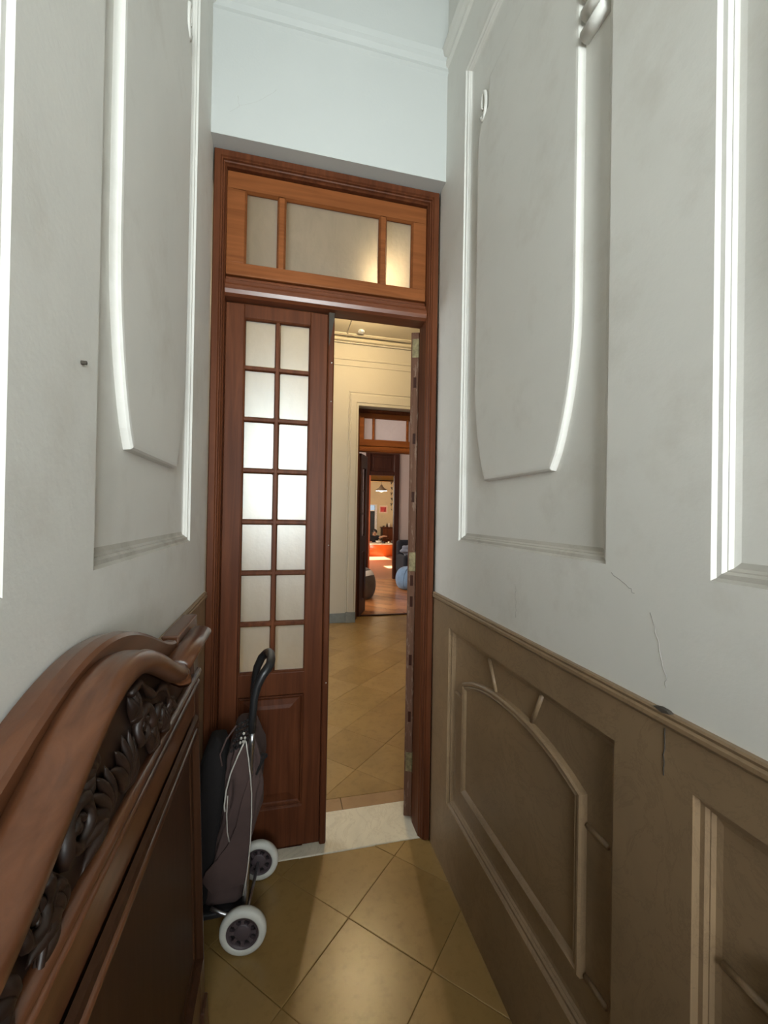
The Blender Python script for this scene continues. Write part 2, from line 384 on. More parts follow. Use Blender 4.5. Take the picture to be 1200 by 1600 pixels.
def corridor_wall(side):
    fn = fnR if side == 'right' else fnL
    rz = RAILZ[side]
    mb = MB()
    holes = [h for h in UP+DN]
    if side == 'left': holes = [(h[0], min(h[1], 1.50), h[2], h[3]) if h[1] < 1.6 else (h[0], 1.575, h[2], h[3]) for h in holes]
    grid_wall(mb, Y_BACK-.25, Y_END+.06, rz-.004, CORR_H, holes, fn, 0, .03)
    x0, x1 = sorted((fn(0, 0, .03)[0], fn(0, 0, .2)[0])); mb.box(x0, x1, Y_BACK-.25, Y_END+.3, -.05, CORR_H)
    wall = mb.build('wall_'+side, M['wall'])
    tag(wall, {'right': 'tall grey plaster corridor wall with recessed panels, right of the tall glazed door', 'left': 'tall grey plaster corridor wall with recessed panels behind the leaning headboards'}[side], 'wall', kind='structure')
    dm = MB(); grid_wall(dm, Y_BACK-.25, Y_END+.06, 0, rz-.02, holes, fn, -.004, .03)
    dm.build('dado', M['dado'], wall)
    # chair rail
    rm = MB(); prof = [(0, .0), (-.010, 0), (-.012, -.004), (-.009, -.010), (-.0125, -.014), (-.0125, -.021), (-.006, -.028), (0, -.030)]
    rm.loops([[fn(y, rz+z, d) for d, z in prof] for y in (Y_BACK, Y_END+.05)], False, True, True, 0, False)
    rm.build('chair_rail', M['dado'], wall)
    for k, h in enumerate(holes):
        up_ = h[2] > 1.2
        m1 = MB(); ring(m1, rect(*h), REC, fn, edge_mi=[1, 0, 0, 0]); m1.build('recessed_panel' if up_ else 'dado_panel', [M['wall'], M['shade_grime']] if up_ else [M['dado'], M['dado']], wall)  # lower ledge of upper panels takes the painted shade-and-dust colour
        if up_:
            m2 = MB(); ring(m2, raised_outline(h[0], h[1]), [(0, .021), (.002, .007), (.006, .003), (.013, .002)], fn); m2.build('raised_panel', M['wall'], wall)
            c = (h[0]+h[1])/2
            for sgn in (1, -1):
                sp = []
                for q in range(26):                      # volute in the notched corner
                    t = q/25*2.3*pi; r = .036*(1-.72*q/25)
                    sp.append(fn(c+sgn*(.233+r*.62*cos(t+.6)), 2.925+r*1.7*sin(t+.6)*-1, .006-.004*q/25))
                MB().tube(sp, [.0085*(1-.35*q/25) for q in range(26)], 8).build('scroll', M['wall'], wall)
            # fluted bracket between raised panel and frame on the near side
            bm_ = MB()
            for q in range(3):
                z = 2.575+q*.05; bm_.tube([fn(c-.286, z+.02, .012), fn(h[0]+.03, z+.02, .012)], .017, 10)
            bm_.build('bracket', M['wall'], wall)
        else:
            P = dado_arch(h[0], h[1]); m2 = MB(); ring(m2, P, [(0, .021), (.001, .007), (.006, .002), (.012, .002), (.016, .007), (.020, .003), (.026, .008), (.03, .012)], fn); m2.build('arched_panel', M['dado'], wall)
            c = (h[0]+h[1])/2
            for a, b in (((h[1]-.304, .972), (h[1]-.356, .872)), ((h[0]+.278, .972), (h[0]+.327, .872))):
                MB().tube([fn(*a, .019), fn(*b, .019)], .007, 8).build('radial_bar', M['dado'], wall)
            MB().tube([fn(h[0]+.035, .75, .019), fn(h[0]+.1, .75, .019)], .007, 8).build('side_bar', M['dado'], wall)
            MB().tube([fn(h[1]-.035, .75, .019), fn(h[1]-.11, .75, .019)], .007, 8).build('side_bar', M['dado'], wall)
            MB().tube([fn(h[0]+.035, .41, .019), fn(h[0]+.1, .41, .019)], .007, 8).build('side_bar', M['dado'], wall)
    # picture moulding high up
    pm = MB(); prof = [(0, 0), (-.012, .006), (-.014, .02), (-.005, .03), (-.02, .05), (-.03, .075), (-.01, .085), (-.012, .11), (0, .12)]
    pm.loops([[fn(y, 3.40+z, d) for d, z in prof] for y in (Y_BACK, Y_END)], False, False, False, 0, False)
    pm.build('picture_moulding', M['wall'], wall)
    return wall
wallR = corridor_wall('right'); wallL = corridor_wall('left')
# cracks, chip and nail
def crack(wall, fn, pts, r=.0008):
    P = []
    for (a, b), (c, d) in zip(pts[:-1], pts[1:]):
        for k in range(4):
            t = k/4; P.append(fn(a+(c-a)*t+random.uniform(-.003, .003), b+(d-b)*t+random.uniform(-.003, .003), .0003))
    P.append(fn(*pts[-1], 0)); MB().tube(P, r, 5).build('crack', M['crack'], wall)
crack(wallR, fnR, [(.751, 1.337), (.712, 1.317), (.690, 1.305)]); crack(wallR, fnR, [(.651, 1.273), (.640, 1.235), (.630, 1.20), (.619, 1.172), (.618, 1.15)])
crack(wallR, fnR, [(1.122, 1.25), (1.119, 1.20), (1.117, 1.156)], .0006)
mbk = MB(); P = [(.617+random.uniform(-.002, .002), 1.08-.012*k) for k in range(8)]
MB().tube([fnR(a, b, -.0042) for a, b in P], .0012, 5).build('crack', M['chip'], wallR)
MB().prism([(.632, 1.1135), (.614, 1.109), (.598, 1.1125), (.604, 1.116), (.62, 1.1165)], lambda q: fnR(*q, -.004), lambda q: fnR(*q, -.0135)).build('chipped_patch', M['chip'], wallR)
MB().lathe([(0, .008), (.003, .007), (.003, 0), (.0015, -.002)], fnL(.71, 1.666, 0), (1, 0, 0), 10).build('nail', M['chip'], wallL)

# end wall with the door opening
D0, D1, DZ = XL, XR, 2.908                       # opening spans the corridor
me_ = MB(); fnE = lambda a, b, d: (a, Y_END+d, b)
me_.box(XL-.2, XR+.2, Y_END, Y_END+.335, DZ, CORR_H+.3)
wend = me_.build('wall_end', M['wall_end']); tag(wend, 'bright white plaster wall strip above the wooden transom', 'wall', kind='structure')
pm = MB(); prof = [(0, 0), (-.010, .01), (-.004, .03), (-.016, .045), (-.018, .065), (-.006, .075), (-.012, .1), (0, .11)]
pm.loops([[(x, Y_END+d, 3.37+z) for d, z in prof] for x in (XL, XR)], False, False, False, 0, False); pm.build('picture_moulding', M['wall_end'], wend)
crack(wend, fnE, [(-.22, 3.0), (-.19, 3.03), (-.195, 3.07)], .0006); crack(wend, fnE, [(-.19, 3.03), (-.1, 3.08), (-.05, 3.13)], .0005)

# back of the corridor: front door wall with glazed leaves
mb = MB(); grid_wall(mb, XL-.2, XR+.2, 0, CORR_H+.2, [(XL+.06, XR-.06, 0, 3.66)], lambda a, b, d: (a, Y_BACK-d, b), 0, .25)
wb = mb.build('wall_back', M['wall']); tag(wb, 'plaster wall around the street door behind the camera', 'wall', kind='structure')
d4 = empty('door_4', (.19, Y_BACK-.1, 0)); tag(d4, 'street door with wooden lower half and tall clear glass above', 'door', kind='structure')
mb = MB(); y0, y1 = Y_BACK-.09, Y_BACK-.04
for x0, x1 in ((XL+.06, XL+.11), (.165, .215), (XR-.11, XR-.06)): mb.box(x0, x1, y0, y1, 0, 3.66)
for z0, z1 in ((0, .1), (1.02, 1.1), (2.1, 2.18), (3.58, 3.66)): mb.box(XL+.11, XR-.11, y0+.005, y1-.005, z0, z1)
mb.build('door_frame', M['wood'], d4)
for x0, x1 in ((XL+.11, .165), (.215, XR-.11)):
    MB().box(x0, x1, y0+.015, y1-.015, .1, 1.02).build('panel', M['wood'], d4, bevel=.004)
    for z0, z1 in ((1.1, 2.1), (2.18, 3.58)): MB().box(x0, x1, y0+.02, y1-.024, z0, z1).build('glass_pane', M['clear'], d4)
mb = MB(); mb.box(XL-.2, XR+.2, Y_BACK-.3, Y_END+.3, CORR_H, CORR_H+.15)
c = mb.build('ceiling', M['ceil_white']); tag(c, 'white plaster ceiling high above the narrow corridor', 'ceiling', kind='structure')

# ------------------------------------------------------------------ hall shell
HX0, HX1, HY0, HY1, HZ = -1.7, 2.75, 2.07, 5.65, 3.8
def shell_box(name, x0, x1, y0, y1, z0, z1, mat, label, cat='wall'):
    o = MB().box(x0, x1, y0, y1, z0, z1).build(name, mat); return tag(o, label, cat, kind='structure')
mb = MB(); grid_wall(mb, HY0-.1, HY1, 0, HZ+.3, [(2.85, 4.35, .75, 3.05)], lambda a, b, d: (HX0-d, a, b), 0, .2)
o = mb.build('wall_hall_left', M['hall']); tag(o, 'cream hall wall with a tall window, out of sight behind the glazed leaf', 'wall', kind='structure')
shell_box('wall_hall_right', HX1, HX1+.2, HY0-.1, HY1, 0, HZ+.3, M['hall'], 'cream hall wall hidden beyond the open door leaf')
mb = MB(); mb.box(HX0, XL-.2, HY0-.2, HY0, 0, HZ+.3); mb.box(XR+.2, HX1, HY0-.2, HY0, 0, HZ+.3); mb.box(XL-.2, XR+.2, HY0-.02, HY0, DZ+.03, HZ+.3)
o = mb.build('wall_hall_front', M['hall']); tag(o, 'cream hall side of the wall around the tall glazed door', 'wall', kind='structure')
W2T = .33
OP2 = (.985, 1.98, 0, 2.915); WINH = (-.45, .29, 1.2, 2.9)
mb = MB(); grid_wall(mb, HX0-.2, HX1+.2, 0, HZ+.3, [OP2, WINH], lambda a, b, d: (a, HY1+d, b), 0, W2T)
wh = mb.build('wall_hall_far', M['hall']); tag(wh, 'warm cream far wall of the hall around the inner doorway', 'wall', kind='structure')
# plaster architrave, skirting and wall bands
mb = MB(); prof = [(0, 0), (0, -.02), (.012, -.022), (.016, -.014), (.03, -.018), (.034, -.026), (.105, -.026), (.112, -.018), (.135, -.018), (.135, 0)]
o0 = (OP2[0]-.135, OP2[1]+.135, OP2[3]+.19)
path = [(o0[0], .14), (o0[0], o0[2]), (o0[1], o0[2]), (o0[1], .14)]
L = []
for i, d in prof: L.append([(path[0][0]+i, HY1+d, .14), (path[1][0]+i, HY1+d, path[1][1]-i*1.38), (path[2][0]-i, HY1+d, path[2][1]-i*1.38), (path[3][0]-i, HY1+d, .14)])
mb.loops(L, False, False, False, 0, False); mb.build('architrave', M['hall'], wh)
MB().box(OP2[0]-.135, OP2[0], HY1-.034, HY1, 0, .14).build('skirting_block', M['dado_grey'], wh, bevel=.003)
MB().box(OP2[1], OP2[1]+.135, HY1-.034, HY1, 0, .14).build('skirting_block', M['dado_grey'], wh, bevel=.003)
mb = MB(); mb.box(HX0, OP2[0]-.136, HY1-.018, HY1, 0, .125); mb.box(OP2[1]+.136, HX1, HY1-.018, HY1, 0, .125); mb.build('skirting', M['dado_grey'], wh, bevel=.003)
for z, hgt, dp in ((3.52, .03, .012), (3.44, .016, .008), (3.735, .03, .04)):
    MB().box(HX0, HX1, HY1-dp, HY1, z, z+hgt).build('wall_band', M['hall'], wh, bevel=.006)
# hall ceiling with moulded border
hc = MB().box(HX0-.2, HX1+.2, HY0-.2, HY1+.1, HZ, HZ+.2).build('ceiling_hall', M['ceil']); tag(hc, 'cream moulded hall ceiling seen through the open leaf', 'ceiling', kind='structure')
MB().box(HX0, HX1, HY1-.09, HY1, HZ-.05, HZ).build('cornice', M['ceil'], hc, bevel=.02, seg=3)
mb = MB(); ring(mb, rect(-.9, 1.95, 2.6, 5.5), [(0, 0), (.004, -.014), (.02, -.02), (.03, -.012), (.045, -.012), (.05, 0)], lambda a, b, d: (a, b, HZ+d), False)
mb.box(.785, .80, 2.3, 5.56, HZ-.012, HZ); mb.build('ceiling_moulding', M['ceil'], hc)
# hall window (tall, on the far wall behind the glazed leaf)
wn = empty('window_1', ((WINH[0]+WINH[1])/2, HY1+.15, WINH[2])); tag(wn, 'tall bright hall window glowing through the frosted panes', 'window', kind='structure')
mb = MB()
for x0, x1 in ((WINH[0], WINH[0]+.05), (-.10, -.06), (WINH[1]-.05, WINH[1])): mb.box(x0, x1, HY1+.12, HY1+.17, WINH[2], WINH[3])
for z0, z1 in ((WINH[2], WINH[2]+.06), (2.03, 2.08), (WINH[3]-.06, WINH[3])): mb.box(WINH[0]+.05, WINH[1]-.05, HY1+.125, HY1+.165, z0, z1)
mb.build('window_frame', M['wood'], wn)
for x0, x1 in ((WINH[0]+.05, -.10), (-.06, WINH[1]-.05)):
    for z0, z1 in ((WINH[2]+.06, 2.03), (2.08, WINH[3]-.06)): MB().box(x0, x1, HY1+.142, HY1+.146, z0, z1).build('glass_pane', M['clear'], wn)
pw = MB().box(-3.6, -3.4, 1.5, 9.0, 0, 7).build('wall_sun_block', M['ceil_white']); tag(pw, 'unseen pale wall added outside the hall side window to block the sun', 'wall', kind='structure')  # added out of view to keep the sun off the hall floor
# two small ceiling fittings and the hall lamp
for k, (x, y) in enumerate(((.949, 5.33), (1.678, 5.33))):
    mb = MB(); mb.lathe([(0, 0), (.036, -.001), (.043, -.012), (.041, -.026), (.03, -.03), (.026, -.022), (0, -.02)], (x, y, HZ), (0, 0, 1), 20)
    o = mb.build('ceiling_fitting', M['white'], origin=(x, y, HZ))
    o = tag(bpy.data.objects[o.name], ('small white round fitting on the hall ceiling, nearer the glazed leaf', 'small white round fitting on the hall ceiling, beside the open leaf')[k], 'ceiling light', 'white ceiling fittings in the hall')
LP = (.90, 4.55, 3.72)
hl = empty('ceiling_lamp', (LP[0], LP[1], HZ)); tag(hl, 'warm bare ceiling bulb glowing behind the transom glass', 'ceiling lamp')
MB().lathe([(0, 0), (.05, 0), (.052, -.015), (.03, -.03), (.02, -.06), (.018, -.075), (0, -.075)], (LP[0], LP[1], HZ), (0, 0, 1), 24).build('socket', M['white'], hl)
MB().ell((LP[0], LP[1], LP[2]-.01), (.03, .03, .038), 16, 10).build('bulb', M['bulb_hall'], hl)
ld = bpy.data.lights.new('hall_lamp_light', 'POINT'); ld.energy = 88; ld.color = (1, .76, .42); ld.shadow_soft_size = .04
lo = bpy.data.objects.new('hall_lamp_light', ld); COL.objects.link(lo); lo.location = (LP[0], LP[1], LP[2]-.06)

# ------------------------------------------------------------------ floors
def clip(poly, x0, x1, y0, y1):
    for ax, lim, sg in ((0, x0, 1), (0, x1, -1), (1, y0, 1), (1, y1, -1)):
        out = []
        for i in range(len(poly)):
            p, q = poly[i], poly[(i+1) % len(poly)]
            ip, iq = (p[ax]-lim)*sg >= 0, (q[ax]-lim)*sg >= 0
            if ip: out.append(p)
            if ip != iq:
                t = (lim-p[ax])/(q[ax]-p[ax]); out.append((p[0]+(q[0]-p[0])*t, p[1]+(q[1]-p[1])*t))
        poly = out
        if len(poly) < 3: return []
    return poly
def area2(p): return abs(sum(p[i][0]*p[(i+1) % len(p)][1]-p[(i+1) % len(p)][0]*p[i][1] for i in range(len(p))))/2
floor = MB().box(HX0-.2, HX1+.2, Y_BACK-.3, HY1+W2T-.02, -.12, -.009).build('floor', M['grout']); tag(floor, 'ochre diagonal tiled floor of the corridor and hall', 'floor', kind='structure')
def diag_tiles(x0, x1, y0, y1, s0, d0, step):
    """tiles between lines x+y = s0+k*step and x-y = d0+k*step, clipped to a rectangle"""
    n0 = int(((x0+y0)-s0)/step)-2; n1 = int(((x1+y1)-s0)/step)+2; m0 = int(((x0-y1)-d0)/step)-2; m1 = int(((x1-y0)-d0)/step)+2
    g = .0011
    for i in range(n0, n1):
        for j in range(m0, m1):
            S0, S1, E0, E1 = s0+i*step+g, s0+(i+1)*step-g, d0+j*step+g, d0+(j+1)*step-g
            P = [((s+e)/2, (s-e)/2) for s, e in ((S0, E0), (S0, E1), (S1, E1), (S1, E0))]
            P = clip(P, x0, x1, y0, y1)
            if len(P) < 3 or area2(P) < 1e-3: continue
            z = random.uniform(-.0006, .0006)
            Q = inset(P, .002) if area2(P) > .01 else P
            if sum(P[k][0]*P[(k+1) % len(P)][1]-P[(k+1) % len(P)][0]*P[k][1] for k in range(len(P))) < 0: P = P[::-1]; Q = inset(P, .002) if area2(P) > .01 else P
            mb = MB(); n = len(P)
            mb.loops([[(*p, -.009) for p in P], [(*p, z-.0012) for p in P], [(*p, z) for p in Q]], True, False, True, 0, False)
            mb.build('floor_tile', random.choice(TILES), floor)
diag_tiles(XL, XR, -.2, 1.82, 1.775, -1.255, .467)
diag_tiles(XL, XR, Y_BACK, -.2, 1.775, -1.255, .934)
BX0, BX1 = -.9, 2.6
diag_tiles(BX0, BX1, 2.166, HY1-.02, 2.82, -1.95, .467)
for k in range(9):                                                       # straight border row
    x0 = BX0-.02+.39*k+.07; MB().box(x0, x0+.386, 2.074, 2.163, -.009, 0).build('border_tile', M['terra'], floor, bevel=.001, seg=1)
thr = MB().box(XL-.05, XR+.05, 1.822, 2.071, -.009, .003).build('threshold', M['marble'], origin=(.19, 1.95, 0), bevel=.003); tag(thr, 'pale marble threshold slab under the tall glazed door', 'threshold', kind='structure')
MB().box(OP2[0]-.01, OP2[1]+.01, HY1-.021, HY1+W2T-.019, -.009, 0).build('doorway_tile', TILES[1], floor)
# living room: diagonal parquet
LX0, LX1, LY0, LY1 = -1.0, 3.5, HY1+W2T, 9.25
lf = MB().box(LX0-.2, LX1+.2, LY0-.02, LY1+.0, -.12, .006).build('floor_living_room', M['parquet']); tag(lf, 'orange-brown herringbone parquet floor of the second room', 'floor', kind='structure')
cnt = 0; pl_w, pl_l = .10, .62
for i in range(-40, 40):                                                # boards laid on the diagonal
    for j in range(-8, 9):
        a0 = j*pl_l+(i % 3)*pl_l/3; b0 = i*pl_w
        Q = [(a0, b0), (a0+pl_l, b0), (a0+pl_l, b0+pl_w), (a0, b0+pl_w)]
        R_ = [(1.9+(a+b)*.7071, 7.6+(b-a)*.7071) for a, b in Q]
        cx = sum(p[0] for p in R_)/4; cy_ = sum(p[1] for p in R_)/4
        if not (.8+(cy_-6)*.2 < cx < 2.2+(cy_-6)*.32): continue
        R_ = clip(R_, LX0, LX1, LY0, LY1)
        if len(R_) < 3 or area2(R_) < .002: continue
        if sum(R_[k][0]*R_[(k+1) % len(R_)][1]-R_[(k+1) % len(R_)][0]*R_[k][1] for k in range(len(R_))) < 0: R_ = R_[::-1]
        cnt += 1; z = .0125+random.uniform(-.0004, .0004)
        mb = MB(); mb.loops([[(*p, .006) for p in inset(R_, .001)], [(*p, z) for p in inset(R_, .0014)]], True, False, True, 0, False)
        mb.build('parquet_plank', random.choice((M['parquet'], M['parquet_b'], M['parquet_c'])), lf)
print('planks', cnt)
step2 = MB().box(OP2[0], OP2[1], LY0-.05, LY0, 0, .014).build('trim_1', M['wood_dk'], bevel=.003); tag(step2, 'dark wooden strip where the tiles meet the parquet', 'trim', kind='structure')
DX0, DX1, DY0, DY1 = 1.0, 5.4, 9.55, 16.0
df = MB().box(DX0-.2, DX1+.2, LY1, DY1+.2, -.12, .006).build('floor_dining_room', M['dine_floor']); tag(df, 'sunlit reddish floor of the farthest room', 'floor', kind='structure')

# ------------------------------------------------------------------ living room and dining room shells
mb = MB(); grid_wall(mb, LY0-.1, LY1+.1, 0, 4.1, [(6.75, 8.45, .8, 3.0)], lambda a, b, d: (LX0-d, a, b), 0, .2)
o = mb.build('wall_living_left', M['living']); tag(o, 'mauve wall with a window, hidden left of the second room', 'wall', kind='structure')
shell_box('wall_living_right', LX1, LX1+.2, LY0, LY1, 0, 4.1, M['living'], 'mauve side wall hidden right of the second room')
o = MB().box(LX0-.2, LX1+.2, LY0-.1, LY1+.2, 3.9, 4.1).build('ceiling_living', M['ceil_white']); tag(o, 'plaster ceiling of the second room', 'ceiling', kind='structure')
OP3 = (1.80, 2.575, 0, 2.9)
mb = MB(); grid_wall(mb, LX0-.2, LX1+2.2, 0, 4.1, [OP3], lambda a, b, d: (a, LY1+d, b), 0, .3)
o = mb.build('wall_living_far', M['living']); tag(o, 'mauve-grey far wall of the second room around the dark doorway', 'wall', kind='structure')
mb = MB(); mb.box(LX0, OP3[0]-.001, LY1-.02, LY1, .006, .16); mb.box(OP3[1]+.001, LX1, LY1-.02, LY1, .006, .16); mb.build('skirting', M['wood_dk'], o, bevel=.004)
mb = MB(); grid_wall(mb, DY0-.1, DY1+.2, 0, 3.4, [(10.85, 11.4, 1.35, 2.6), (12.95, 13.95, 1.3, 1.95)], lambda a, b, d: (DX0-d, a, b), 0, .15)
o = mb.build('wall_dining_left', M['dining']); tag(o, 'yellow wall with two tall windows, hidden left of the farthest room', 'wall', kind='structure')
shell_box('wall_dining_right', DX1, DX1+.2, DY0-.1, DY1+.2, 0, 3.4, M['dining'], 'yellow side wall hidden right of the farthest room')
o = MB().box(DX0-.2, DX1+.2, DY0-.1, DY1+.3, 3.2, 3.4).build('ceiling_dining', M['ceil_white']); tag(o, 'plaster ceiling of the farthest room', 'ceiling', kind='structure')
WD = (2.75, 3.56, .5, 1.84)
mb = MB(); grid_wall(mb, DX0-.2, DX1+.2, 0, 3.4, [WD], lambda a, b, d: (a, DY1+d, b), 0, .2)
wdn = mb.build('wall_dining_far', M['dining']); tag(wdn, 'yellow far wall with the red picture in the farthest room', 'wall', kind='structure')
bmn = MB().box(DX0, DX1, 11.9, 12.15, 2.413, 3.2).build('trim_2', M['mustard'], bevel=.01); tag(bmn, 'mustard painted beam crossing the farthest room above the pendant lamp', 'beam', kind='structure')
MB().box(DX0, DX1, 11.885, 11.9, 2.413, 2.445).build('beam_edge', M['wood_dk'], bmn)
# dining window with half shutter
w2 = empty('window_2', (3.15, DY1+.1, WD[2])); tag(w2, 'white framed window with pale sky above a dark shutter, farthest room', 'window', kind='structure')
mb = MB(); mb.box(WD[1]-.055, WD[1]+.02, DY1-.03, DY1+.1, WD[2]-.05, WD[3]); mb.box(WD[0]-.02, WD[0]+.055, DY1-.03, DY1+.1, WD[2]-.05, WD[3]); mb.box(WD[0]+.055, WD[1]-.055, DY1-.03, DY1+.1, WD[3]-.03, WD[3]); mb.box(WD[0]+.055, WD[1]-.055, DY1-.03, DY1+.1, 1.58, 1.62); mb.box(WD[0]+.055, WD[1]-.055, DY1-.03, DY1+.1, WD[2]-.05, WD[2]); mb.build('window_frame', M['white'], w2, bevel=.004)
for k in range(14):
    z = .53+k*.075; MB().box(WD[0]+.056, WD[1]-.056, DY1+.045, DY1+.06, z, z+.0745).build('shutter_slat', M['shutter'], w2)
MB().box(WD[0]+.055, WD[1]-.055, DY1+.02, DY1+.025, 1.62, WD[3]-.03).build('glass_pane', M['clear'], w2)

# ------------------------------------------------------------------ doors
def pane(T, u0, u1, d0, d1, w0, w1, mat, parent, name='glass_pane', r=.006):
    """thin glass slab with rounded corners: frosted front, clear body"""
    n = 4; P = []
    for cx, cz, a0 in ((u1-r, w0+r, -pi/2), (u1-r, w1-r, 0), (u0+r, w1-r, pi/2), (u0+r, w0+r, pi)):
        for k in range(n+1): a = a0+pi/2*k/n; P.append((cx+r*cos(a), cz+r*sin(a)))
    m = len(P); mb = MB(T)
    mb.add([(a, d0, b) for a, b in P], [tuple(range(m))], 0)
    mb.add([(a, d0, b) for a, b in P]+[(a, d1, b) for a, b in P], [(i, (i+1) % m, m+(i+1) % m, m+i) for i in range(m)]+[tuple(range(m, 2*m))[::-1]], 1)
    return mb.build(name, [mat, M['clear_body']], parent)
m, nt, b = new_mat('clear_body'); nt.nodes.remove(b); t_ = nt.nodes.new('ShaderNodeBsdfTransparent'); link(nt, t_.outputs[0], nt.nodes['Material Output'].inputs[0]); M['clear_body'] = m

def leaf(root, T, W, H, gz0, gz1, cols, rows, th=.042, st=.075, mat='wood', glass='frost', lockw=.11, panel=(.15, .62), edge=None, name='door_leaf'):
    """a glazed door leaf; T maps (u across, d depth, w up) to the world"""
    mb = MB(T)
    mb.box(0, st, 0, th, 0, H); mb.box(W-st, W, 0, th, 0, H)
    for z0, z1 in ((0, panel[0]), (panel[1], gz0), (gz1, H)): mb.box(st, W-st, .0, th, z0, z1)
    lf_ = mb.build(name, M[mat], root, bevel=.003)
    bar = .022; cw = (W-2*st-bar*(cols-1))/cols; ch = (gz1-gz0-bar*(rows-1))/rows
    for k in range(cols-1):
        u = st+cw*(k+1)+bar*k
        mb = MB(T); mb.prism([(u-.002, .030), (u+.004, .008), (u+bar-.004, .008), (u+bar+.002, .030)], lambda q: (q[0], q[1], gz0), lambda q: (q[0], q[1], gz1)); mb.build('muntin', M[mat], lf_, bevel=.002)
    for k in range(rows-1):
        z = gz0+ch*(k+1)+bar*k
        mb = MB(T); mb.prism([(z-.002, .030), (z+.004, .009), (z+bar-.004, .009), (z+bar+.002, .030)], lambda q: (st, q[1], q[0]), lambda q: (W-st, q[1], q[0])); mb.build('muntin', M[mat], lf_, bevel=.002)
    for i in range(cols):
        for j in range(rows):
            u = st+i*(cw+bar); z = gz0+j*(ch+bar)
            pane(T, u+.001, u+cw-.001, .020, .025, z+.001, z+ch-.001, M[glass], lf_)
    # glazing bead and lower panel
    mb = MB(T); ring(mb, rect(st, W-st, gz0, gz1), [(0, .002), (.004, .006), (.006, .014), (.0062, .03)], lambda a, b_, d: (a, d, b_), False); mb.build('glazing_bead', M[mat], lf_)
    mb = MB(T); ring(mb, rect(st, W-st, panel[0], panel[1]), [(0, 0), (.006, .006), (.010, .003), (.016, .012), (.022, .014), (.045, .010), (.06, .006)], lambda a, b_, d: (a, d, b_)); mb.build('panel', M[mat], lf_)
    mb = MB(T); ring(mb, rect(st, W-st, panel[0], panel[1]), [(0, th), (.006, th-.006), (.02, th-.012)], lambda a, b_, d: (a, d, b_)); mb.build('panel', M[mat], lf_)
    return lf_
def transom(root, T, W, z0, z1, st, splits, mat, glass, th=.04):
    """T maps (u, d, w); splits = list of (u0, u1) glass openings"""
    mb = MB(T); fr = .07
    mb.box(0, W, 0, th, z0, z0+st[1]); mb.box(0, W, 0, th, z1-st[2], z1)
    us = [0]+[x for s in splits for x in s]+[W]
    for k in range(0, len(us), 2): mb.box(us[k], us[k+1], .001 if 0 < k < len(us)-2 else 0, th, z0+st[1], z1-st[2])
    sash = mb.build('transom_sash', M[mat], root, bevel=.004)
    for u0_, u1_ in splits:
        mb = MB(T); ring(mb, rect(u0_, u1_, z0+st[1], z1-st[2]), [(0, .001), (.003, .006), (.006, .012), (.0065, .03)], lambda a, b_, d: (a, d, b_), False); mb.build('glazing_bead', M[mat], sash)
        pane(T, u0_+.001, u1_-.001, .018, .023, z0+st[1]+.001, z1-st[2]-.001, M[glass], sash, r=.003)
    return sash

# --- door 1: the tall glazed double door at the end of the corridor
d1 = empty('door_1', (.19, 1.85, 0)); tag(d1, 'tall dark wooden double door with frosted panes, one leaf open', 'door', kind='structure')
FY = 1.80
def stepped_frame(root, x0, x1, zt, y0, prof, mat, name='door_frame'):
    mb = MB(); L = []
    for i, d in prof: L.append([(x0+i, y0+d, 0.003), (x0+i, y0+d, zt-i), (x1-i, y0+d, zt-i), (x1-i, y0+d, 0.003)])
    mb.loops(L, False, False, False, 0, False); return mb.build(name, mat, root)
FP = [(-.0, .10), (0, .008), (.004, .0), (.026, 0), (.030, .006), (.034, .006), (.036, .014), (.0405, .016), (.043, .024), (.047, .03), (.047, .075), (.047, .12), (.0, .13)]
stepped_frame(d1, XL+.002, XR-.002, DZ, FY, FP, M['wood'])
# transom bar with a projecting rounded nose
mb = MB(); prof = [(.0, 2.335), (-.03, 2.336), (-.042, 2.345), (-.047, 2.36), (-.044, 2.378), (-.034, 2.39), (-.03, 2.405), (-.018, 2.413), (-.014, 2.425), (.0, 2.43), (.05, 2.43), (.05, 2.335)]
mb.prism(prof, lambda q: (XL+.048, 1.868+q[0], q[1]), lambda q: (XR-.048, 1.868+q[0], q[1]))
mb.build('transom_bar', M['wood_x'], d1, bevel=.002)
TT = lambda p: (XL+.048+p[0], 1.846+p[1], p[2])
W1 = XR-XL-.096
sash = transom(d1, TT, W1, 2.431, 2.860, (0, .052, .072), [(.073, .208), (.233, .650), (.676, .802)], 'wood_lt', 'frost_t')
# left leaf, closed
LEAF_H = 2.318
TL = lambda p: (XL+.049+p[0], 1.878+p[1], .012+p[2])
lf1 = leaf(d1, TL, .425, LEAF_H, .752, 2.262, 2, 7, st=.074, panel=(.172, .655))
lf1['label'] = 'closed leaf with fourteen frosted panes'
mb = MB(TL); mb.prism([(.425, .0), (.427, -.012), (.432, -.016), (.447, -.016), (.452, -.012), (.455, 0), (.455, .03), (.425, .03)], lambda q: (q[0], q[1], .0), lambda q: (q[0], q[1], LEAF_H)); mb.build('astragal', M['wood'], lf1)
mb = MB(TL); mb.prism([(.428, 2.318), (.452, 2.318), (.451, 2.29), (.434, 2.19), (.429, 2.17)], lambda q: (q[0], -.017, q[1]), lambda q: (q[0], -.021, q[1])); mb.build('bolt_plate', M['chip'], lf1)
for z in (2.1, 2.27, 1.93, 1.3, .7): MB(TL).lathe([(0, .003), (.003, .002), (.003, 0)], (.443, -.0165, z), (0, -1, 0), 8).build('screw', M['chrome'], lf1)
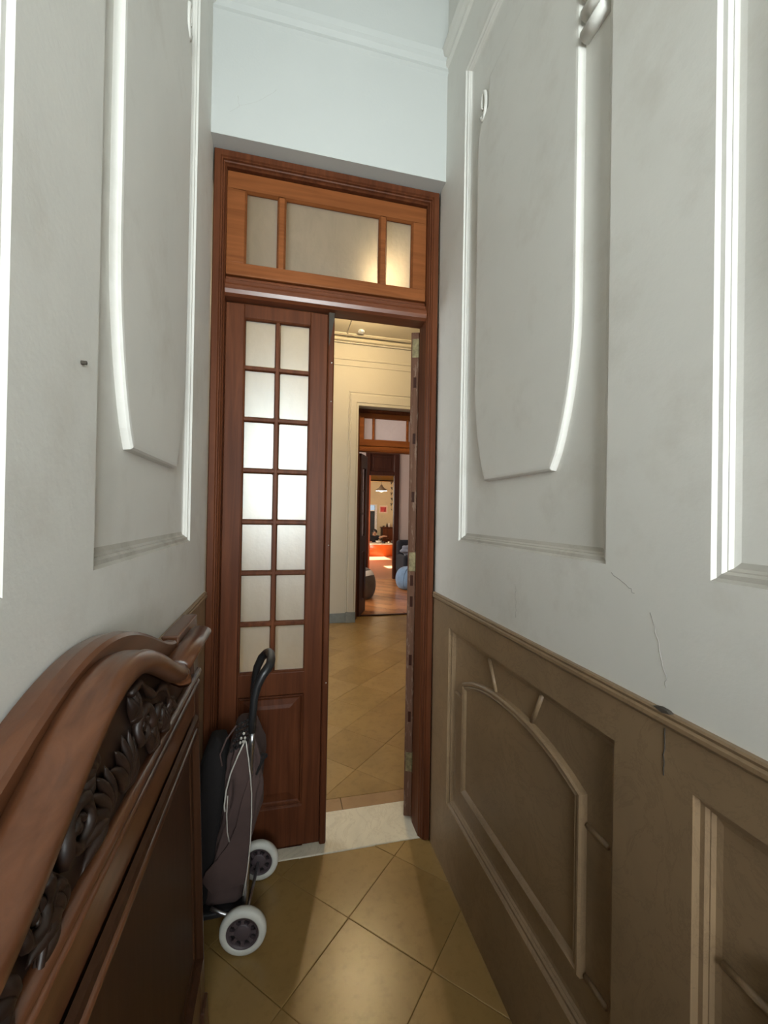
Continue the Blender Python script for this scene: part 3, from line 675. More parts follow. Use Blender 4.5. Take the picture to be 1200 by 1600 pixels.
# right leaf, swung open into the hall; its hinge edge faces the corridor
ang = radians(112); HXp, HYp = XR-.040, 1.94
ux, uy = -cos(ang), sin(ang)        # direction of the leaf from its hinge
dx_, dy_ = -uy, ux                  # thickness direction
def TRf(p):
    u, d, z = p
    return (HXp+ux*u+dx_*d*1.0+.0, HYp+uy*u+dy_*d, .012+z)
lf2 = leaf(d1, TRf, .425, LEAF_H, .752, 2.262, 2, 7, st=.074, panel=(.172, .655), mat='wood')
lf2['label'] = 'open leaf seen on its worn hinge edge'
mb = MB(TRf); mb.box(-.0025, -.0002, .001, .041, .002, LEAF_H-.002); mb.build('hinge_edge', M['wood_worn'], lf2)
for z in (.26, 1.215, 2.24):
    mb = MB(TRf); mb.box(-.005, -.0026, .004, .036, z-.045, z+.045); hp = mb.build('hinge', M['brass'], lf2, bevel=.001)
    mb = MB(TRf); mb.tube([(-.006, -.002, z-.05), (-.006, -.002, z+.05)], .006, 8); mb.build('hinge_pin', M['brass'], lf2)
for z in (.45, .72, 1.0, 1.10, 1.5, 1.78, 2.05):
    MB(TRf).box(-.0034, -.0026, .014, .028, z, z+.05).build('old_mortise', M['wood_dk'], lf2)

# --- door 2: between hall and second room
d2 = empty('door_2', (1.48, 5.8, 0)); tag(d2, 'wooden double door with three-light transom on the hall far wall', 'door', kind='structure')
stepped_frame(d2, OP2[0]+.002, OP2[1]-.002, OP2[3]-.002, 5.77, FP, M['wood'])
tb = [(.0, 2.325), (-.03, 2.326), (-.042, 2.335), (-.045, 2.36), (-.03, 2.38), (-.014, 2.40), (0, 2.41), (.05, 2.41), (.05, 2.325)]
mb = MB(); mb.prism(tb, lambda q: (OP2[0]+.049, 5.83+q[0], q[1]), lambda q: (OP2[1]-.049, 5.83+q[0], q[1])); mb.build('transom_bar', M['wood_lt'], d2)
T2 = lambda p: (OP2[0]+.049+p[0], 5.812+p[1], p[2])
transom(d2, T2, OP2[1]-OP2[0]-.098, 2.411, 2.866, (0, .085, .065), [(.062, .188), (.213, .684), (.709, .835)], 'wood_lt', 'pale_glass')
a2 = radians(67)
def mk(hx, hy, ux_, uy_, side=1):
    return lambda p: (hx+ux_*p[0]+side*uy_*p[1], hy+uy_*p[0]-side*ux_*p[1], .016+p[2])
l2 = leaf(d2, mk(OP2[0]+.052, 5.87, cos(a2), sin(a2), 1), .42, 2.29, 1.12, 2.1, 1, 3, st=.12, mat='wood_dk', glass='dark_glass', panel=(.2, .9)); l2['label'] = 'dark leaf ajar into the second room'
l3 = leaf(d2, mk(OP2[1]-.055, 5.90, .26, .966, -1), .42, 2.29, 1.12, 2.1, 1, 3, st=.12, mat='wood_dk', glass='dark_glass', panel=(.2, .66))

# --- door 3: dark doorway into the farthest room
d3 = empty('door_3', (2.18, 9.3, 0)); tag(d3, 'dark wooden doorway with solid panel above, leading to the farthest room', 'door', kind='structure')
mb = MB(); y0, y1 = LY1-.03, LY1+.08
mb.box(OP3[0]+.002, OP3[0]+.1, y0, y1, .006, 2.895); mb.box(OP3[1]-.115, OP3[1]-.002, y0, y1, .006, 2.895)
for z0, z1 in ((2.33, 2.41), (2.80, 2.895)): mb.box(OP3[0]+.1, OP3[1]-.115, y0+.005, y1, z0, z1)
mb.build('door_frame', M['wood_dk'], d3, bevel=.006)
mb = MB(); ring(mb, rect(OP3[0]+.1, OP3[1]-.115, 2.41, 2.80), [(0, .01), (.02, .03), (.06, .03), (.08, .022)], lambda a, b_, d: (a, y0+d, b_)); mb.build('transom_panel', M['wood_dk'], d3)
MB().box(OP3[1]-.12, OP3[1]+.02, LY1-.06, LY1-.031, .0065, .42).build('plinth', M['wood_dk'], d3, bevel=.01)
MB().box(OP3[0]+.08, OP3[0]+.108, LY1-.05, LY1-.031, .0065, 2.32).build('sunlit_jamb_edge', M['jamb_lit'], d3)  # strip coloured as the sunlit edge of the dark jamb

# ------------------------------------------------------------------ headboards leaning on the left wall
def arch_top(y, c=.66, hw=.325, base=1.122, rise=.118):
    d = abs(y-c)
    if d >= hw: return base
    return base+rise*((1+cos(pi*d/hw))/2)**.72
def bed_T(x0, k): return lambda p: (x0-k*p[2]+p[0], p[1], p[2])      # p = (t toward the room, y, z)
hb = empty('headboard', (-.18, .66, 0)); tag(hb, 'carved walnut headboard with arched moulded top, nearer the camera of two', 'headboard')
TB = bed_T(-.178, .038)
BY0, BY1 = .06, 1.265
ys = [.345+.63*k/40 for k in range(41)]
cap = [(-.019, -.012), (-.019, .0), (-.006, .004), (.006, .0035), (.010, .001), (.020, .004), (.028, .001), (.033, -.008), (.034, -.019), (.029, -.029), (.02, -.034), (.008, -.034), (.004, -.03)]
mb = MB(TB); mb.loops([[(t, y, arch_top(y)+z) for t, z in cap] for y in ys], True, True, True); mb.build('crest_moulding', M['bed'], hb)
# curled end lips of the crest
for yc, sg in ((.978, 1), (.342, -1)):
    mb = MB(TB); L = []
    for q in range(9):
        a = q/8*pi*.55; L.append([(t, yc+sg*(.026*sin(a)), 1.118-.026*(1-cos(a))+z*(1-.35*q/8)) for t, z in cap])
    mb.loops(L, True, True, True); mb.build('crest_end', M['bed'], hb)
# shoulders: rounded rails at both ends
for ya, yb in ((1.0, 1.285), (.04, .32)):
    mb = MB(TB); n = 12
    sec = [(.004+.030*cos(a), 1.113+.017*sin(a)) for a in [2*pi*i/16 for i in range(16)]]
    mb.loops([[(t*.8, y, 1.113+(z-1.113)*.8) if q in (0, 3) else (t, y, z) for t, z in sec] for q, y in enumerate((ya, ya+.004, yb-.004, yb))], True, True, True)
    mb.build('shoulder_rail', M['bed'], hb)
# backing board
pts = [(BY0, .10), (BY1, .10), (BY1, 1.10)]+[(y, max(1.10, arch_top(y)-.006)) for y in ys[::-2]]+[(BY0, 1.10)]
mb = MB(TB); mb.prism(pts, lambda q: (-.019, q[0], q[1]), lambda q: (-.008, q[0], q[1])); mb.build('back_board', M['bed_panel'], hb)
for ya, yb in ((BY0, BY0+.06), (BY1-.06, BY1)):
    mb = MB(TB); mb.box(-.02, .0, ya, yb, .1, 1.10); mb.build('stile', M['bed_v'], hb, bevel=.003)
    mb = MB(TB); mb.box(-.019, .008, ya+.002, yb-.002, 0, .12); mb.build('leg', M['bed_v'], hb, bevel=.004)
mb = MB(TB); mb.box(-.019, -.001, BY0+.06, BY1-.06, .1, .27); mb.build('bottom_rail', M['bed'], hb, bevel=.003)
mb = MB(TB); mb.box(-.019, -.001, BY0+.06, BY1-.06, .915, 1.0); mb.build('top_rail', M['bed'], hb, bevel=.003)
for z, r in ((1.012, .011), (.985, .006)):
    MB(TB).tube([(.000, BY0+.01, z), (.000, BY1-.01, z)], r, 12).build('bead_moulding', M['bed'], hb)
mb = MB(TB); ring(mb, rect(BY0+.06, BY1-.06, .27, .915), [(0, .002), (.004, .010), (.014, .012), (.020, .004), (.026, -.002), (.05, -.005), (.055, -.001), (.06, -.004)], lambda a, b_, d: (d, a, b_)); mb.build('panel', M['bed_panel'], hb)
MB(TB).tube([(.006, BY0+.09, .885), (.006, BY1-.085, .885)], .008, 10).build('panel_bead', M['bed'], hb)
# carving in the tympanum: S scrolls, shell and leaves
def spiral(cy, cz, r, turns, sg, t0, n=34, r2=.25):
    return [(.004+.002*sin(q), cy+sg*r*(1-(1-r2)*q/n)*cos(t0+turns*2*pi*q/n), cz+r*(1-(1-r2)*q/n)*sin(t0+turns*2*pi*q/n)) for q in range(n+1)]
mb = MB(TB)
for sg in (1, -1):
    for cy, cz, r, tn, t0, th in ((.115, 1.092, .036, 1.5, -.4, .010), (.205, 1.075, .026, 1.4, 2.2, .008), (.282, 1.052, .017, 1.2, .5, .006)):
        P = spiral(.66+sg*cy, cz, r, tn, sg, t0); mb.tube(P, [th-.6*th*k/len(P) for k in range(len(P))], 8)
        mb.ell((.002, .66+sg*cy, cz), (.007, .008, .008), 10, 8)
    for cy, cz, a0, n_, ln in ((.03, 1.04, 1.9, 6, .085), (.155, 1.03, 1.7, 5, .06), (.235, 1.028, 1.4, 4, .05), (.07, 1.125, 1.5, 5, .05)):
        for k in range(n_):
            a = a0-1.7*k/(n_-1)
            lobe(mb, .66+sg*cy, cz, a if sg > 0 else pi-a, ln*(1-.25*abs(k/(n_-1)-.5)), .010, .013)
    P = [(.004, .66+sg*(.06+.255*t), 1.168-.118*t**1.5+.012*sin(t*11)) for t in [k/30 for k in range(31)]]
    mb.tube(P, [.0055+.0025*sin(k*.7) for k in range(31)], 8)
    P = [(.004, .66+sg*(.155+.05*t), 1.06-.028*t+.02*sin(t*5)) for t in [k/16 for k in range(17)]]
    mb.tube(P, [.007*(1-.5*k/16) for k in range(17)], 8)
mb.build('carving', M['carve'], hb)
mb = MB(TB); pts = [(.34, 1.02), (.98, 1.02)]+[(y, arch_top(y)-.03) for y in ys[::-2]]; mb.prism(pts, lambda q: (-.0078, q[0], q[1]), lambda q: (-.004, q[0], q[1])); mb.build('carved_ground', M['carve'], hb)

hr = empty('headboard', (-.25, .68, 0)); tag(hr, 'plainer walnut headboard squeezed between the wall and the carved one', 'headboard')
TR2 = bed_T(-.2016, .035)
a2t = lambda y: arch_top(y, .70, .42, 1.135, .119)
ys2 = [.28+.84*k/40 for k in range(41)]
cap2 = [(-.0405, -.02), (-.0405, 0), (-.02, .004), (-.004, .002), (0, -.004), (0, -.03), (-.004, -.034)]
mb = MB(TR2); mb.loops([[(t, y, a2t(y)+z) for t, z in cap2] for y in ys2], True, True, True, 0, False); mb.build('crest_moulding', M['bed'], hr)
pts = [(.03, .1), (1.36, .1), (1.36, 1.12)]+[(y, a2t(y)-.02) for y in ys2[::-2]]+[(.03, 1.12)]
mb = MB(TR2); mb.prism(pts, lambda q: (-.038, q[0], q[1]), lambda q: (-.006, q[0], q[1])); mb.build('board', M['bed_panel'], hr)
for ya, yb in ((1.14, 1.375), (.015, .25)):
    mb = MB(TR2); mb.box(-.0405, .0, ya, yb, 1.105, 1.142); mb.build('shoulder_rail', M['bed'], hr, bevel=.004)
for ya, yb in ((1.30, 1.36), (.03, .09)):
    mb = MB(TR2); mb.box(-.037, -.004, ya, yb, 0, .12); mb.build('leg', M['bed_v'], hr, bevel=.004)

# ------------------------------------------------------------------ shopping trolley
tr = empty('shopping_trolley', (-.13, 1.6, 0)); tag(tr, 'brown fabric shopping trolley with black handle and white-rimmed wheels', 'shopping trolley')
def wheel(cx, cy, sgn):
    R = .076; ax = Vector((.12, 1, 0)).normalized()
    wmb = MB(); wmb.lathe([(.052, -.014), (.056, -.016), (.068, -.015), (.074, -.010), (R, 0), (.074, .010), (.068, .015), (.056, .016), (.052, .014), (.052, -.014)], (cx, cy, R), ax, 40)
    wh_ = wmb.build('wheel', M['white_rubber'], tr); wh_['label'] = 'white rubber tyre'
    a = ax.orthogonal().normalized(); b_ = ax.cross(a); o = Vector((cx, cy, R))
    h = MB(); h.lathe([(.0521, -.013), (.044, -.012), (.044, .012), (.0521, .013)], o, ax, 40)
    h.lathe([(0, -.013), (.012, -.013), (.022, -.010), (.027, -.009), (.027, .009), (.012, .012), (0, .012)], o, ax, 24)
    for k in range(8):
        t = 2*pi*k/8; r_ = a*cos(t)+b_*sin(t); tt = ax.cross(r_)
        P = []
        for rr, ww in ((.025, .0065), (.035, .005), (.0455, .0095)):
            P.append([o+r_*rr+tt*ww-ax*.009, o+r_*rr-tt*ww-ax*.009, o+r_*rr-tt*ww+ax*.009, o+r_*rr+tt*ww+ax*.009])
        h.loops(P, True, True, True, 0, False)
    h.build('hub', M['hub'], wh_)
    MB().lathe([(.044, 0), (.030, .001), (0, .001)], o+ax*.002, ax, 24).build('hub_back', M['bag_dk'], wh_)
wheel(-.098, 1.468, 1); wheel(-.062, 1.752, 1)
MB().tube([(-.097, 1.485, .076), (-.064, 1.735, .076)], .006, 10).build('axle', M['steel'], tr)
near = [(-.097, 1.50, .09), (-.096, 1.512, .16), (-.094, 1.535, .25), (-.090, 1.54, .45), (-.086, 1.53, .62), (-.084, 1.515, .66), (-.084, 1.515, .70)]
far = [(p[0]-.008, p[1]+.19, p[2]) for p in near]
for P in (near, far): MB().tube(P, .0095, 12).build('frame_tube', M['steel'], tr)
hp = [near[-1]]+[(-.083, 1.515, .76), (-.079, 1.517, .815), (-.070, 1.52, .855), (-.053, 1.523, .89), (-.038, 1.53, .908), (-.029, 1.545, .917), (-.027, 1.575, .922), (-.028, 1.61, .923), (-.032, 1.65, .922), (-.038, 1.678, .918), (-.048, 1.70, .908), (-.064, 1.708, .89), (-.080, 1.708, .855), (-.088, 1.707, .815), (-.092, 1.706, .76), far[-1]]
MB().tube(hp, [.0125, .013, .0135, .0145, .0155, .016, .016, .0155, .015, .0155, .016, .016, .0155, .0145, .0135, .013, .0125], 14).build('handle', M['black'], tr)
def bag_section(z, x0, x1, y0, y1, n=44, fold=0.0):
    L = []
    for i in range(n):
        a = 2*pi*i/n; ca, sa = cos(a), sin(a); e = .45
        px = (x0+x1)/2+(x1-x0)/2*math.copysign(abs(ca)**e, ca); py = (y0+y1)/2+(y1-y0)/2*math.copysign(abs(sa)**e, sa)
        k = fold*(sin(a*6+sin(z*14)*1.6+z*8)*.7+sin(a*11-z*23)*.5+sin(z*46+a*3)*.3)
        L.append((px+k*ca, py+k*sa, z))
    return L
secs_ = [(.12, -.225, -.105, 1.535, 1.70, 0), (.125, -.235, -.10, 1.525, 1.71, .002), (.22, -.225, -.095, 1.522, 1.722, .004), (.32, -.20, -.078, 1.52, 1.735, .005), (.42, -.178, -.052, 1.52, 1.742, .007), (.52, -.17, -.047, 1.522, 1.742, .008), (.60, -.165, -.052, 1.525, 1.738, .008), (.64, -.155, -.066, 1.53, 1.73, .006), (.672, -.145, -.078, 1.54, 1.72, .004), (.68, -.14, -.085, 1.55, 1.71, 0)]
secs_b = [(.13, -.255, -.22, 1.53, 1.70, 0), (.2, -.265, -.205, 1.525, 1.71, .002), (.34, -.268, -.19, 1.525, 1.71, .004), (.48, -.266, -.175, 1.528, 1.70, .005), (.60, -.25, -.172, 1.535, 1.69, .004), (.64, -.235, -.18, 1.545, 1.68, 0)]
mb = MB(); mb.loops([bag_section(q[0], *q[1:5], 40, q[5]) for q in secs_b], True, True, True); mb.build('dark_back_block', M['bag_dk'], tr)  # near-black block between the bag and the wall
secs = []
for p_, q_ in zip(secs_[:-1], secs_[1:]):
    for k in range(5): secs.append(tuple(a+(b-a)*k/5 for a, b in zip(p_, q_)))
secs.append(secs_[-1])
mb = MB(); mb.loops([bag_section(s[0], *s[1:5], 72, s[5]) for s in secs], True, True, True); bag = mb.build('bag', M['bag'], tr)
# side flap, drawn towards the foot of the bag
mb = MB(); fl = [(-.088, .56), (-.082, .50), (-.082, .40), (-.086, .30), (-.098, .19), (-.205, .175), (-.235, .22), (-.225, .25), (-.19, .285), (-.155, .33), (-.13, .39), (-.115, .47)]
mb.prism(fl, lambda q: (q[0], 1.512, q[1]), lambda q: (q[0], 1.5185, q[1])); mb.build('side_flap', M['bag'], bag, bevel=.002)
MB().box(-.255, -.09, 1.50, 1.72, .10, .121).build('base_tray', M['black'], tr, bevel=.006)
MB().tube([(-.205, 1.50, .14), (-.17, 1.492, .125), (-.12, 1.486, .105), (-.10, 1.486, .09)], .006, 8).build('foot_bar', M['steel'], tr)
mb = MB(); mb.tube([(-.105, 1.508, .68), (-.128, 1.505, .63), (-.15, 1.504, .575), (-.163, 1.503, .52), (-.168, 1.503, .47), (-.166, 1.504, .45)], .0028, 7); mb.build('piping', M['cordw'], bag)
mb = MB(); mb.tube([(-.103, 1.508, .675), (-.094, 1.503, .62), (-.086, 1.501, .56), (-.081, 1.500, .50), (-.080, 1.500, .42), (-.082, 1.500, .34), (-.09, 1.500, .24), (-.102, 1.498, .165)], .0022, 7); mb.build('piping', M['cordw'], bag)
mb = MB(); mb.tube([(-.158, 1.506, .50), (-.16, 1.505, .44), (-.157, 1.505, .38), (-.15, 1.506, .345)], .002, 6); mb.build('piping', M['cordw'], bag)
# black net and drawstring beads at the bag mouth
mb = MB()
for i in range(7):
    for j in range(6):
        x = -.150+.0085*i+.004*(j % 2)+.004*j; z = .645+.017*j+.004*i
        mb.ell((x, 1.512+.001*j, z), (.0045, .004, .0055), 8, 6)
mb.build('beaded_net', M['bag_dk'], bag)
mb = MB()
for x, z in ((-.110, .705), (-.118, .69), (-.112, .678), (-.106, .69), (-.121, .675)): mb.ell((x, 1.502, z), (.0042, .004, .0048), 8, 6)
mb.build('drawstring_bead', M['cordw'], bag)
mb = MB(); mb.tube([(-.135, 1.51, .73), (-.165, 1.508, .69), (-.185, 1.508, .64), (-.178, 1.51, .60)], .003, 6); mb.build('strap', M['bag'], bag)
mb = MB(); mb.tube([(-.075, 1.55, .60), (-.052, 1.548, .592), (-.034, 1.546, .60)], [.010, .016, .006], 8); mb.tube([(-.052, 1.546, .592), (-.058, 1.535, .57), (-.068, 1.528, .545)], [.012, .007, .003], 8); mb.build('knot', M['bag_dk'], bag)

# ------------------------------------------------------------------ second room furniture
def lumpy(c, r, sq=.8, seed=0, k=.03):
    def fn(p, t, a):
        z = p.z; z = max(z, -r[2]*.72)
        s = 1+k*sin(3*a+seed)*cos(t)+k*.6*sin(5*a+2*t+seed)
        return Vector((p.x*s, p.y*s, z))
    return fn
bz = .0135
def beanbag(name, c, r, mat, label, band=None):
    e = empty(name, (c[0], c[1], bz)); tag(e, label, 'beanbag')
    L = []; n = 32; prof = []
    for k in range(17):
        t = k/16; ang_ = -pi/2+pi*t
        rr = cos(ang_)**.62 if abs(ang_) < pi/2 else 0
        z = sin(ang_); z = max(z, -.78)
        prof.append((max(rr, .02), (z+.78)/1.78))
    for q, (rr, z) in enumerate(prof):
        L.append([(c[0]+r[0]*rr*(1+.03*sin(3*a+q*.3))*cos(a), c[1]+r[0]*rr*(1+.03*sin(3*a+q*.3))*sin(a), bz+r[1]*(z-.05*sin(2*a)*rr*z)+.001) for a in [2*pi*i/n for i in range(n)]])
    mb = MB(); mb.loops(L, True, True, True); b_ = mb.build('cover', mat, e)
    seam = []
    for q in range(4, 17): seam.append(Vector(L[q][20])*1.0+Vector((0, 0, .002)))
    MB().tube(seam, .005, 6).build('seam', mat, e)
    if band:
        mb = MB(); L2 = []
        for q in (11, 12, 13): L2.append([Vector((c[0], c[1], 0))+(Vector(p)-Vector((c[0], c[1], 0)))*1.015 for p in L[q]])
        for l_ in L2:
            for p in l_: p.z = p.z/1.015
        mb.loops(L2, True); mb.build('band', band, e)
    return e
beanbag('beanbag', (2.50, 7.98), (.32, .42), M['blue'], 'round light blue beanbag on the parquet beside the dark armchair')
beanbag('beanbag', (1.345, 7.22), (.26, .52), M['greybag'], 'taupe beanbag with a white band behind the dark door leaf', M['white_f'])
# dark armchair with clothes
ac = empty('armchair', (2.85, 8.8, bz)); tag(ac, 'dark navy armchair with grey clothes thrown over it', 'armchair')
MB().box(2.5, 3.2, 8.42, 8.98, .12+bz, .42).build('seat', M['navy'], ac, bevel=.05, seg=4)
MB().box(2.48, 3.22, 8.92, 9.12, .2, .90).build('backrest', M['navy'], ac, bevel=.07, seg=4)
for x0 in (2.46, 3.14): MB().box(x0, x0+.13, 8.38, 8.98, .13, .60).build('armrest', M['navy'], ac, bevel=.05, seg=4)
for x0 in (2.52, 3.14):
    for yy in (8.45, 8.9): MB().box(x0, x0+.05, yy, yy+.05, bz, .13).build('leg', M['wood_dk'], ac)
def cloth_lump(name, c, r, mat, label, cat, seed):
    def fn(p, t, a): return p*(1+.18*sin(4*a+seed)*cos(t)+.12*sin(7*t+seed*2))
    o = MB().ell(c, r, 30, 20, 0, fn).build(name, mat, origin=(c[0], c[1], c[2]-r[2])); return tag(o, label, cat)
cloth_lump('jacket', (2.62, 8.46, .72), (.18, .15, .11), M['greycl'], 'crumpled grey jacket heaped on the armchair arm', 'jacket', 1.3)
cloth_lump('folded_cloth', (2.74, 8.56, .495), (.10, .08, .06), M['white_f'], 'small pale cloth on the armchair seat below the grey jacket', 'cloth', 2.1)

# ------------------------------------------------------------------ farthest room
def ring_pts(cx, cy, rx, ry, n=40): return [(cx+rx*cos(2*pi*i/n), cy+ry*sin(2*pi*i/n)) for i in range(n)]
FZ = .0065
tb = empty('low_table', (3.45, 14.68, FZ)); tag(tb, 'low drum table with orange sides and pale top in front of the person', 'table')
mb = MB(); mb.loops([[(*p, z) for p in ring_pts(3.45, 14.68, .66*k, .42*k)] for k, z in ((.97, FZ), (1, .03), (1, .40), (.99, .405))], True, True, True); mb.build('side', M['orange'], tb)
mb = MB(); mb.loops([[(*p, z) for p in ring_pts(3.45, 14.68, .66*k, .42*k)] for k, z in ((1.0, .406), (1.03, .412), (1.03, .432), (1.01, .437))], True, True, True); mb.build('top', M['paletop'], tb)
# things on the table
def pot(name, c, prof, mat, label, cat, n=20):
    o = MB().lathe(prof, c, (0, 0, 1), n).build(name, mat, origin=c); return tag(o, label, cat)
pot('bowl', (3.37, 14.70, .4375), [(0, 0), (.05, 0), (.10, .05), (.115, .085), (.108, .085), (.09, .05), (.0, .015)], M['white'], 'white bowl on the low table beside the person', 'bowl')
pot('pot', (3.53, 14.60, .4375), [(0, 0), (.065, 0), (.07, .035), (.068, .055), (.03, .06), (.012, .07), (0, .07)], M['bottle'], 'dark lidded pot in the middle of the low table', 'pot')
pot('cup', (3.72, 14.62, .4375), [(0, 0), (.03, 0), (.036, .06), (.032, .06), (.026, .01), (0, .008)], M['paletop'], 'small cream cup right of the dark pot', 'cup')
pot('jar', (3.86, 14.66, .4375), [(0, 0), (.035, 0), (.037, .075), (.03, .085), (.03, .095), (0, .095)], M['greybag'], 'small taupe jar near the table rim', 'jar')
pot('beaker', (4.00, 14.68, .4375), [(0, 0), (.032, 0), (.036, .11), (.032, .11), (.028, .01), (0, .01)], M['white'], 'tall white beaker at the table end', 'cup')
# cabinet with things on top
cb = empty('cabinet', (3.93, 15.78, FZ)); tag(cb, 'narrow dark wooden cabinet against the yellow wall', 'cabinet')
MB().box(3.73, 4.13, 15.62, 15.97, .08, .95).build('body', M['wood_dk'], cb, bevel=.004)
MB().box(3.70, 4.16, 15.59, 15.98, .951, .98).build('top', M['wood'], cb, bevel=.006)
for x0, x1 in ((3.74, 3.925), (3.935, 4.12)):
    d_ = MB().box(x0, x1, 15.605, 15.619, .12, .93).build('door', M['wood'], cb, bevel=.004); MB().ell(((x0+x1)/2+(.07 if x0 < 3.8 else -.07), 15.598, .55), (.012, .012, .012), 10, 8).build('knob', M['brass'], d_)
for x in (3.74, 4.08):
    for y in (15.63, 15.92): MB().box(x, x+.04, y, y+.04, FZ, .081).build('leg', M['wood_dk'], cb)
pot('bottle', (3.93, 15.75, .9805), [(0, 0), (.03, 0), (.031, .09), (.012, .12), (.011, .16), (0, .16)], M['bottle'], 'dark bottle on the cabinet', 'bottle')
pot('vase', (4.02, 15.78, .9805), [(0, 0), (.03, 0), (.04, .06), (.025, .11), (.035, .15), (.03, .15), (.02, .11), (0, .02)], M['white'], 'pale vase on the cabinet beside the bottle', 'vase')
pot('small_bowl', (3.80, 15.75, .9805), [(0, 0), (.03, 0), (.05, .05), (.045, .05), (.02, .01), (0, .01)], M['greybag'], 'little taupe bowl on the cabinet edge', 'bowl')
# red picture
pc = empty('picture', (3.83, 15.98, 1.65)); tag(pc, 'small red print in a pale frame on the yellow wall', 'picture')
mb = MB(); ring(mb, rect(3.67, 3.99, 1.51, 1.80), [(0, 0), (0, -.02), (.012, -.022), (.014, -.012)], lambda a, b_, d: (a, 15.998+d, b_), False); mb.build('frame', M['white'], pc)
MB().box(3.683, 3.977, 15.984, 15.99, 1.523, 1.787).build('mount', M['mat_pink'], pc)
MB().box(3.715, 3.945, 15.981, 15.9835, 1.56, 1.745).build('print', M['red'], pc)
MB().prism([(3.86, 1.565), (3.90, 1.565), (3.925, 1.73), (3.905, 1.74), (3.88, 1.66)], lambda q: (q[0], 15.9805, q[1]), lambda q: (q[0], 15.979, q[1])).build('print_figure', M['red_dk'], pc)
# pendant lamp
pl = empty('pendant_lamp', (3.23, 13.8, 3.2)); tag(pl, 'dark conical pendant lamp with glowing rim over the low table', 'lamp')
MB().lathe([(.012, .215), (.03, .20), (.05, .15), (.11, .085), (.20, .03), (.205, .0), (.195, 0), (.10, .07), (.04, .13), (.0, .15)], (3.23, 13.8, 2.245), (0, 0, 1), 32).build('shade', M['shade'], pl)
MB().tube([(3.23, 13.8, 2.45), (3.23, 13.8, 3.2)], .005, 6).build('cord', M['black'], pl)
MB().lathe([(.193, 0), (.10, -.006), (.045, -.012), (.04, -.03), (0, -.04)], (3.23, 13.8, 2.246), (0, 0, 1), 28).build('diffuser', M['bulb'], pl)
# hanging mobile from the beam
hm = empty('hanging_mobile', (3.08, 11.87, 2.5)); tag(hm, 'string of dark bird shapes hanging beside the dark door jamb', 'mobile')
MB().tube([(3.077, 11.87, 2.55), (3.09, 11.87, 1.58)], .003, 5).build('string', M['black'], hm)
for k in range(6):
    z = 2.37-k*.155; x = 3.08+.002*k; sg = 1 if k % 2 == 0 else -1; sc = .62 if k < 5 else .35
    mb = MB(); mb.ell((0, 0, 0), (.028*sc, .022*sc, .07*sc), 10, 8, 0, lambda p, t, a, sg=sg: Vector((p.x+sg*p.z*.55, p.y, p.z)))
    mb.add([(-.035*sc*sg, 0, -.0*sc), (-.075*sc*sg, .02, .05*sc), (.0, .0, .06*sc), (-.04*sg*sc, -.02, .045*sc)], [(0, 1, 2), (0, 2, 3), (0, 3, 1), (1, 3, 2)])
    mb.v = [(v[0]+x, v[1]+11.87, v[2]+z) for v in mb.v]
    mb.build('bird', M['black'], hm)

# ------------------------------------------------------------------ person seated on the floor behind the low table
pe = empty('person', (3.33, 15.52, FZ)); tag(pe, 'person in a black shirt with dark hair sitting behind the low table, arm out', 'person')
def skin_body(name, verts, edges, radii, mat, root_i=0):
    me = bpy.data.meshes.new(name); o0_ = ORIG[pe.name]
    me.from_pydata([tuple(Vector(v)-o0_) for v in verts], edges, []); me.materials.append(mat)
    o = bpy.data.objects.new(name, me); COL.objects.link(o); o.parent = pe; ORIG[o.name] = o0_
    sk = o.modifiers.new('skin', 'SKIN')
    if not me.skin_vertices: 
        bpy.context.view_layer.objects.active = o
    for i, r in enumerate(radii): me.skin_vertices[0].data[i].radius = (r, r) if not isinstance(r, tuple) else r
    me.skin_vertices[0].data[root_i].use_root = True
    s = o.modifiers.new('sub', 'SUBSURF'); s.levels = 2; s.render_levels = 2
    return o
px, py = 3.33, 15.52
V = [(px, py, .14), (px, py-.01, .30), (px, py-.04, .46), (px+.01, py-.07, .585), (px+.03, py-.10, .655),      # pelvis..neck base
     (px+.035, py-.115, .70), (px+.04, py-.14, .76), (px+.04, py-.135, .85),                                     # neck, head
     (px-.15, py-.07, .60), (px-.21, py-.12, .45), (px-.15, py-.32, .45), (px-.12, py-.40, .455),                # far arm resting on the table
     (px+.17, py-.10, .61), (px+.22, py-.26, .60), (px+.33, py-.34, .665), (px+.40, py-.36, .66),                 # arm held out
     (px-.16, py-.30, .18), (px-.30, py-.12, .10), (px+.16, py-.30, .18), (px+.30, py-.10, .10)]
E_ = [(0, 1), (1, 2), (2, 3), (3, 4), (4, 5), (5, 6), (6, 7), (3, 8), (8, 9), (9, 10), (10, 11), (3, 12), (12, 13), (13, 14), (14, 15), (0, 16), (16, 17), (0, 18), (18, 19)]
Rr = [.13, .125, .13, .12, .06, .05, .082, .07, .065, .048, .035, .028, .065, .05, .036, .03, .085, .06, .085, .06]
body = skin_body('body', V, E_, Rr, M['skin'])
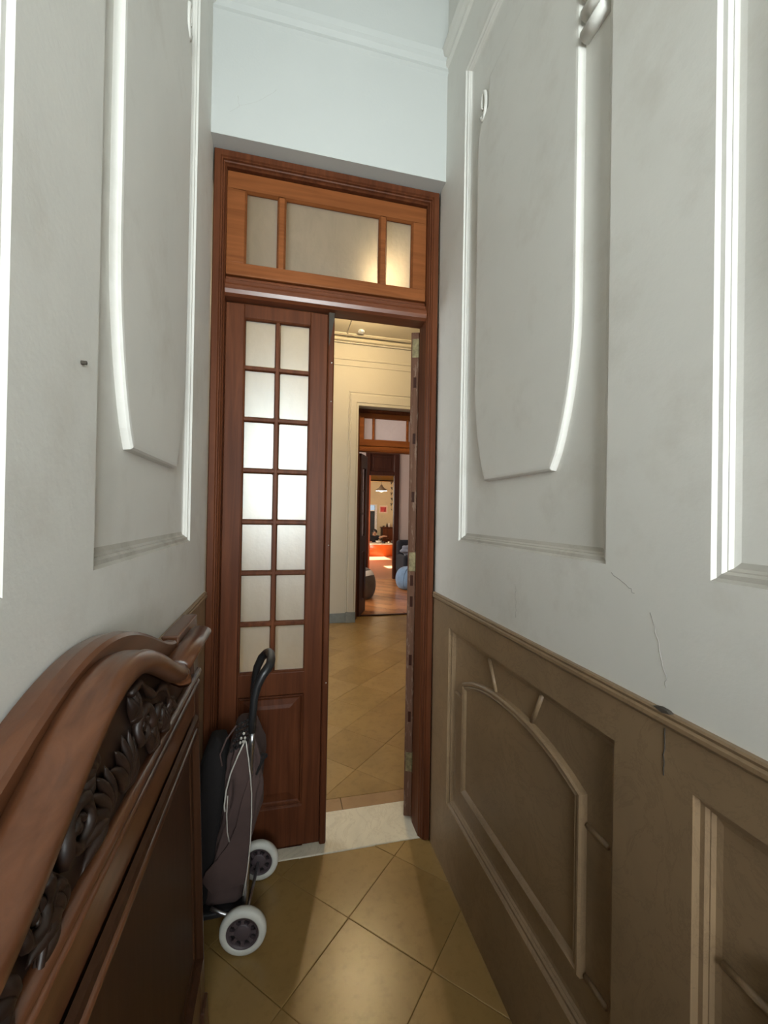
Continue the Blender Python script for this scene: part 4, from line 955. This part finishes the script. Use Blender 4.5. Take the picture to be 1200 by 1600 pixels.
# shirt covers the torso and the upper arms; trousers the legs
shirt = skin_body('shirt', V[:4]+[V[4]]+[V[8], V[9], V[12], V[13]], [(0, 1), (1, 2), (2, 3), (3, 4), (3, 5), (5, 6), (3, 7), (7, 8)], [.145, .14, .145, .135, .066, .08, .06, .08, .06], M['shirt'])
trs = skin_body('trousers', [V[0], V[16], V[17], V[18], V[19]], [(0, 1), (1, 2), (0, 3), (3, 4)], [.14, .098, .075, .098, .075], M['navy'])
hc_ = V[6]
MB().ell((hc_[0]+.005, hc_[1]+.02, hc_[2]+.055), (.098, .105, .10), 22, 16, 0, lambda p, t, a: Vector((p.x, p.y if p.y > -.04 else -.04-(p.y+.04)*-.55, p.z if p.z > -.035 or p.y > .0 else -.035))).build('hair', M['hair'], pe)
MB().ell((hc_[0]-.01, hc_[1]+.10, hc_[2]+.10), (.045, .05, .045), 14, 10).build('hair_bun', M['hair'], pe)
for sx in (-.032, .032): MB().ell((hc_[0]+sx, hc_[1]-.083, hc_[2]+.02), (.011, .006, .007), 10, 8).build('eye', M['hair'], pe)
MB().ell((hc_[0], hc_[1]-.092, hc_[2]-.005), (.012, .018, .022), 10, 8).build('nose', M['skin'], pe)
MB().ell((hc_[0], hc_[1]-.080, hc_[2]-.043), (.022, .008, .006), 10, 8).build('mouth', M['red_dk'], pe)
for sx in (-1, 1): MB().ell((hc_[0]+sx*.083, hc_[1]+.01, hc_[2]+.005), (.012, .02, .028), 10, 8).build('ear', M['skin'], pe)
hx = V[15]; hm_ = MB()
for dy, dz, ln in ((-.02, .018, .055), (-.008, .02, .068), (.006, .016, .066), (.018, .008, .052)):
    hm_.tube([(hx[0]-.012, hx[1]+dy, hx[2]+dz*.4), (hx[0]+ln*.6, hx[1]+dy*1.3, hx[2]+dz*.3), (hx[0]+ln, hx[1]+dy*1.3, hx[2]-.012)], [.010, .009, .007], 8)
hm_.tube([(hx[0]-.02, hx[1]-.02, hx[2]), (hx[0]+.015, hx[1]-.045, hx[2]-.012), (hx[0]+.035, hx[1]-.05, hx[2]-.02)], [.011, .010, .008], 8)
hm_.build('hand', M['skin'], pe)
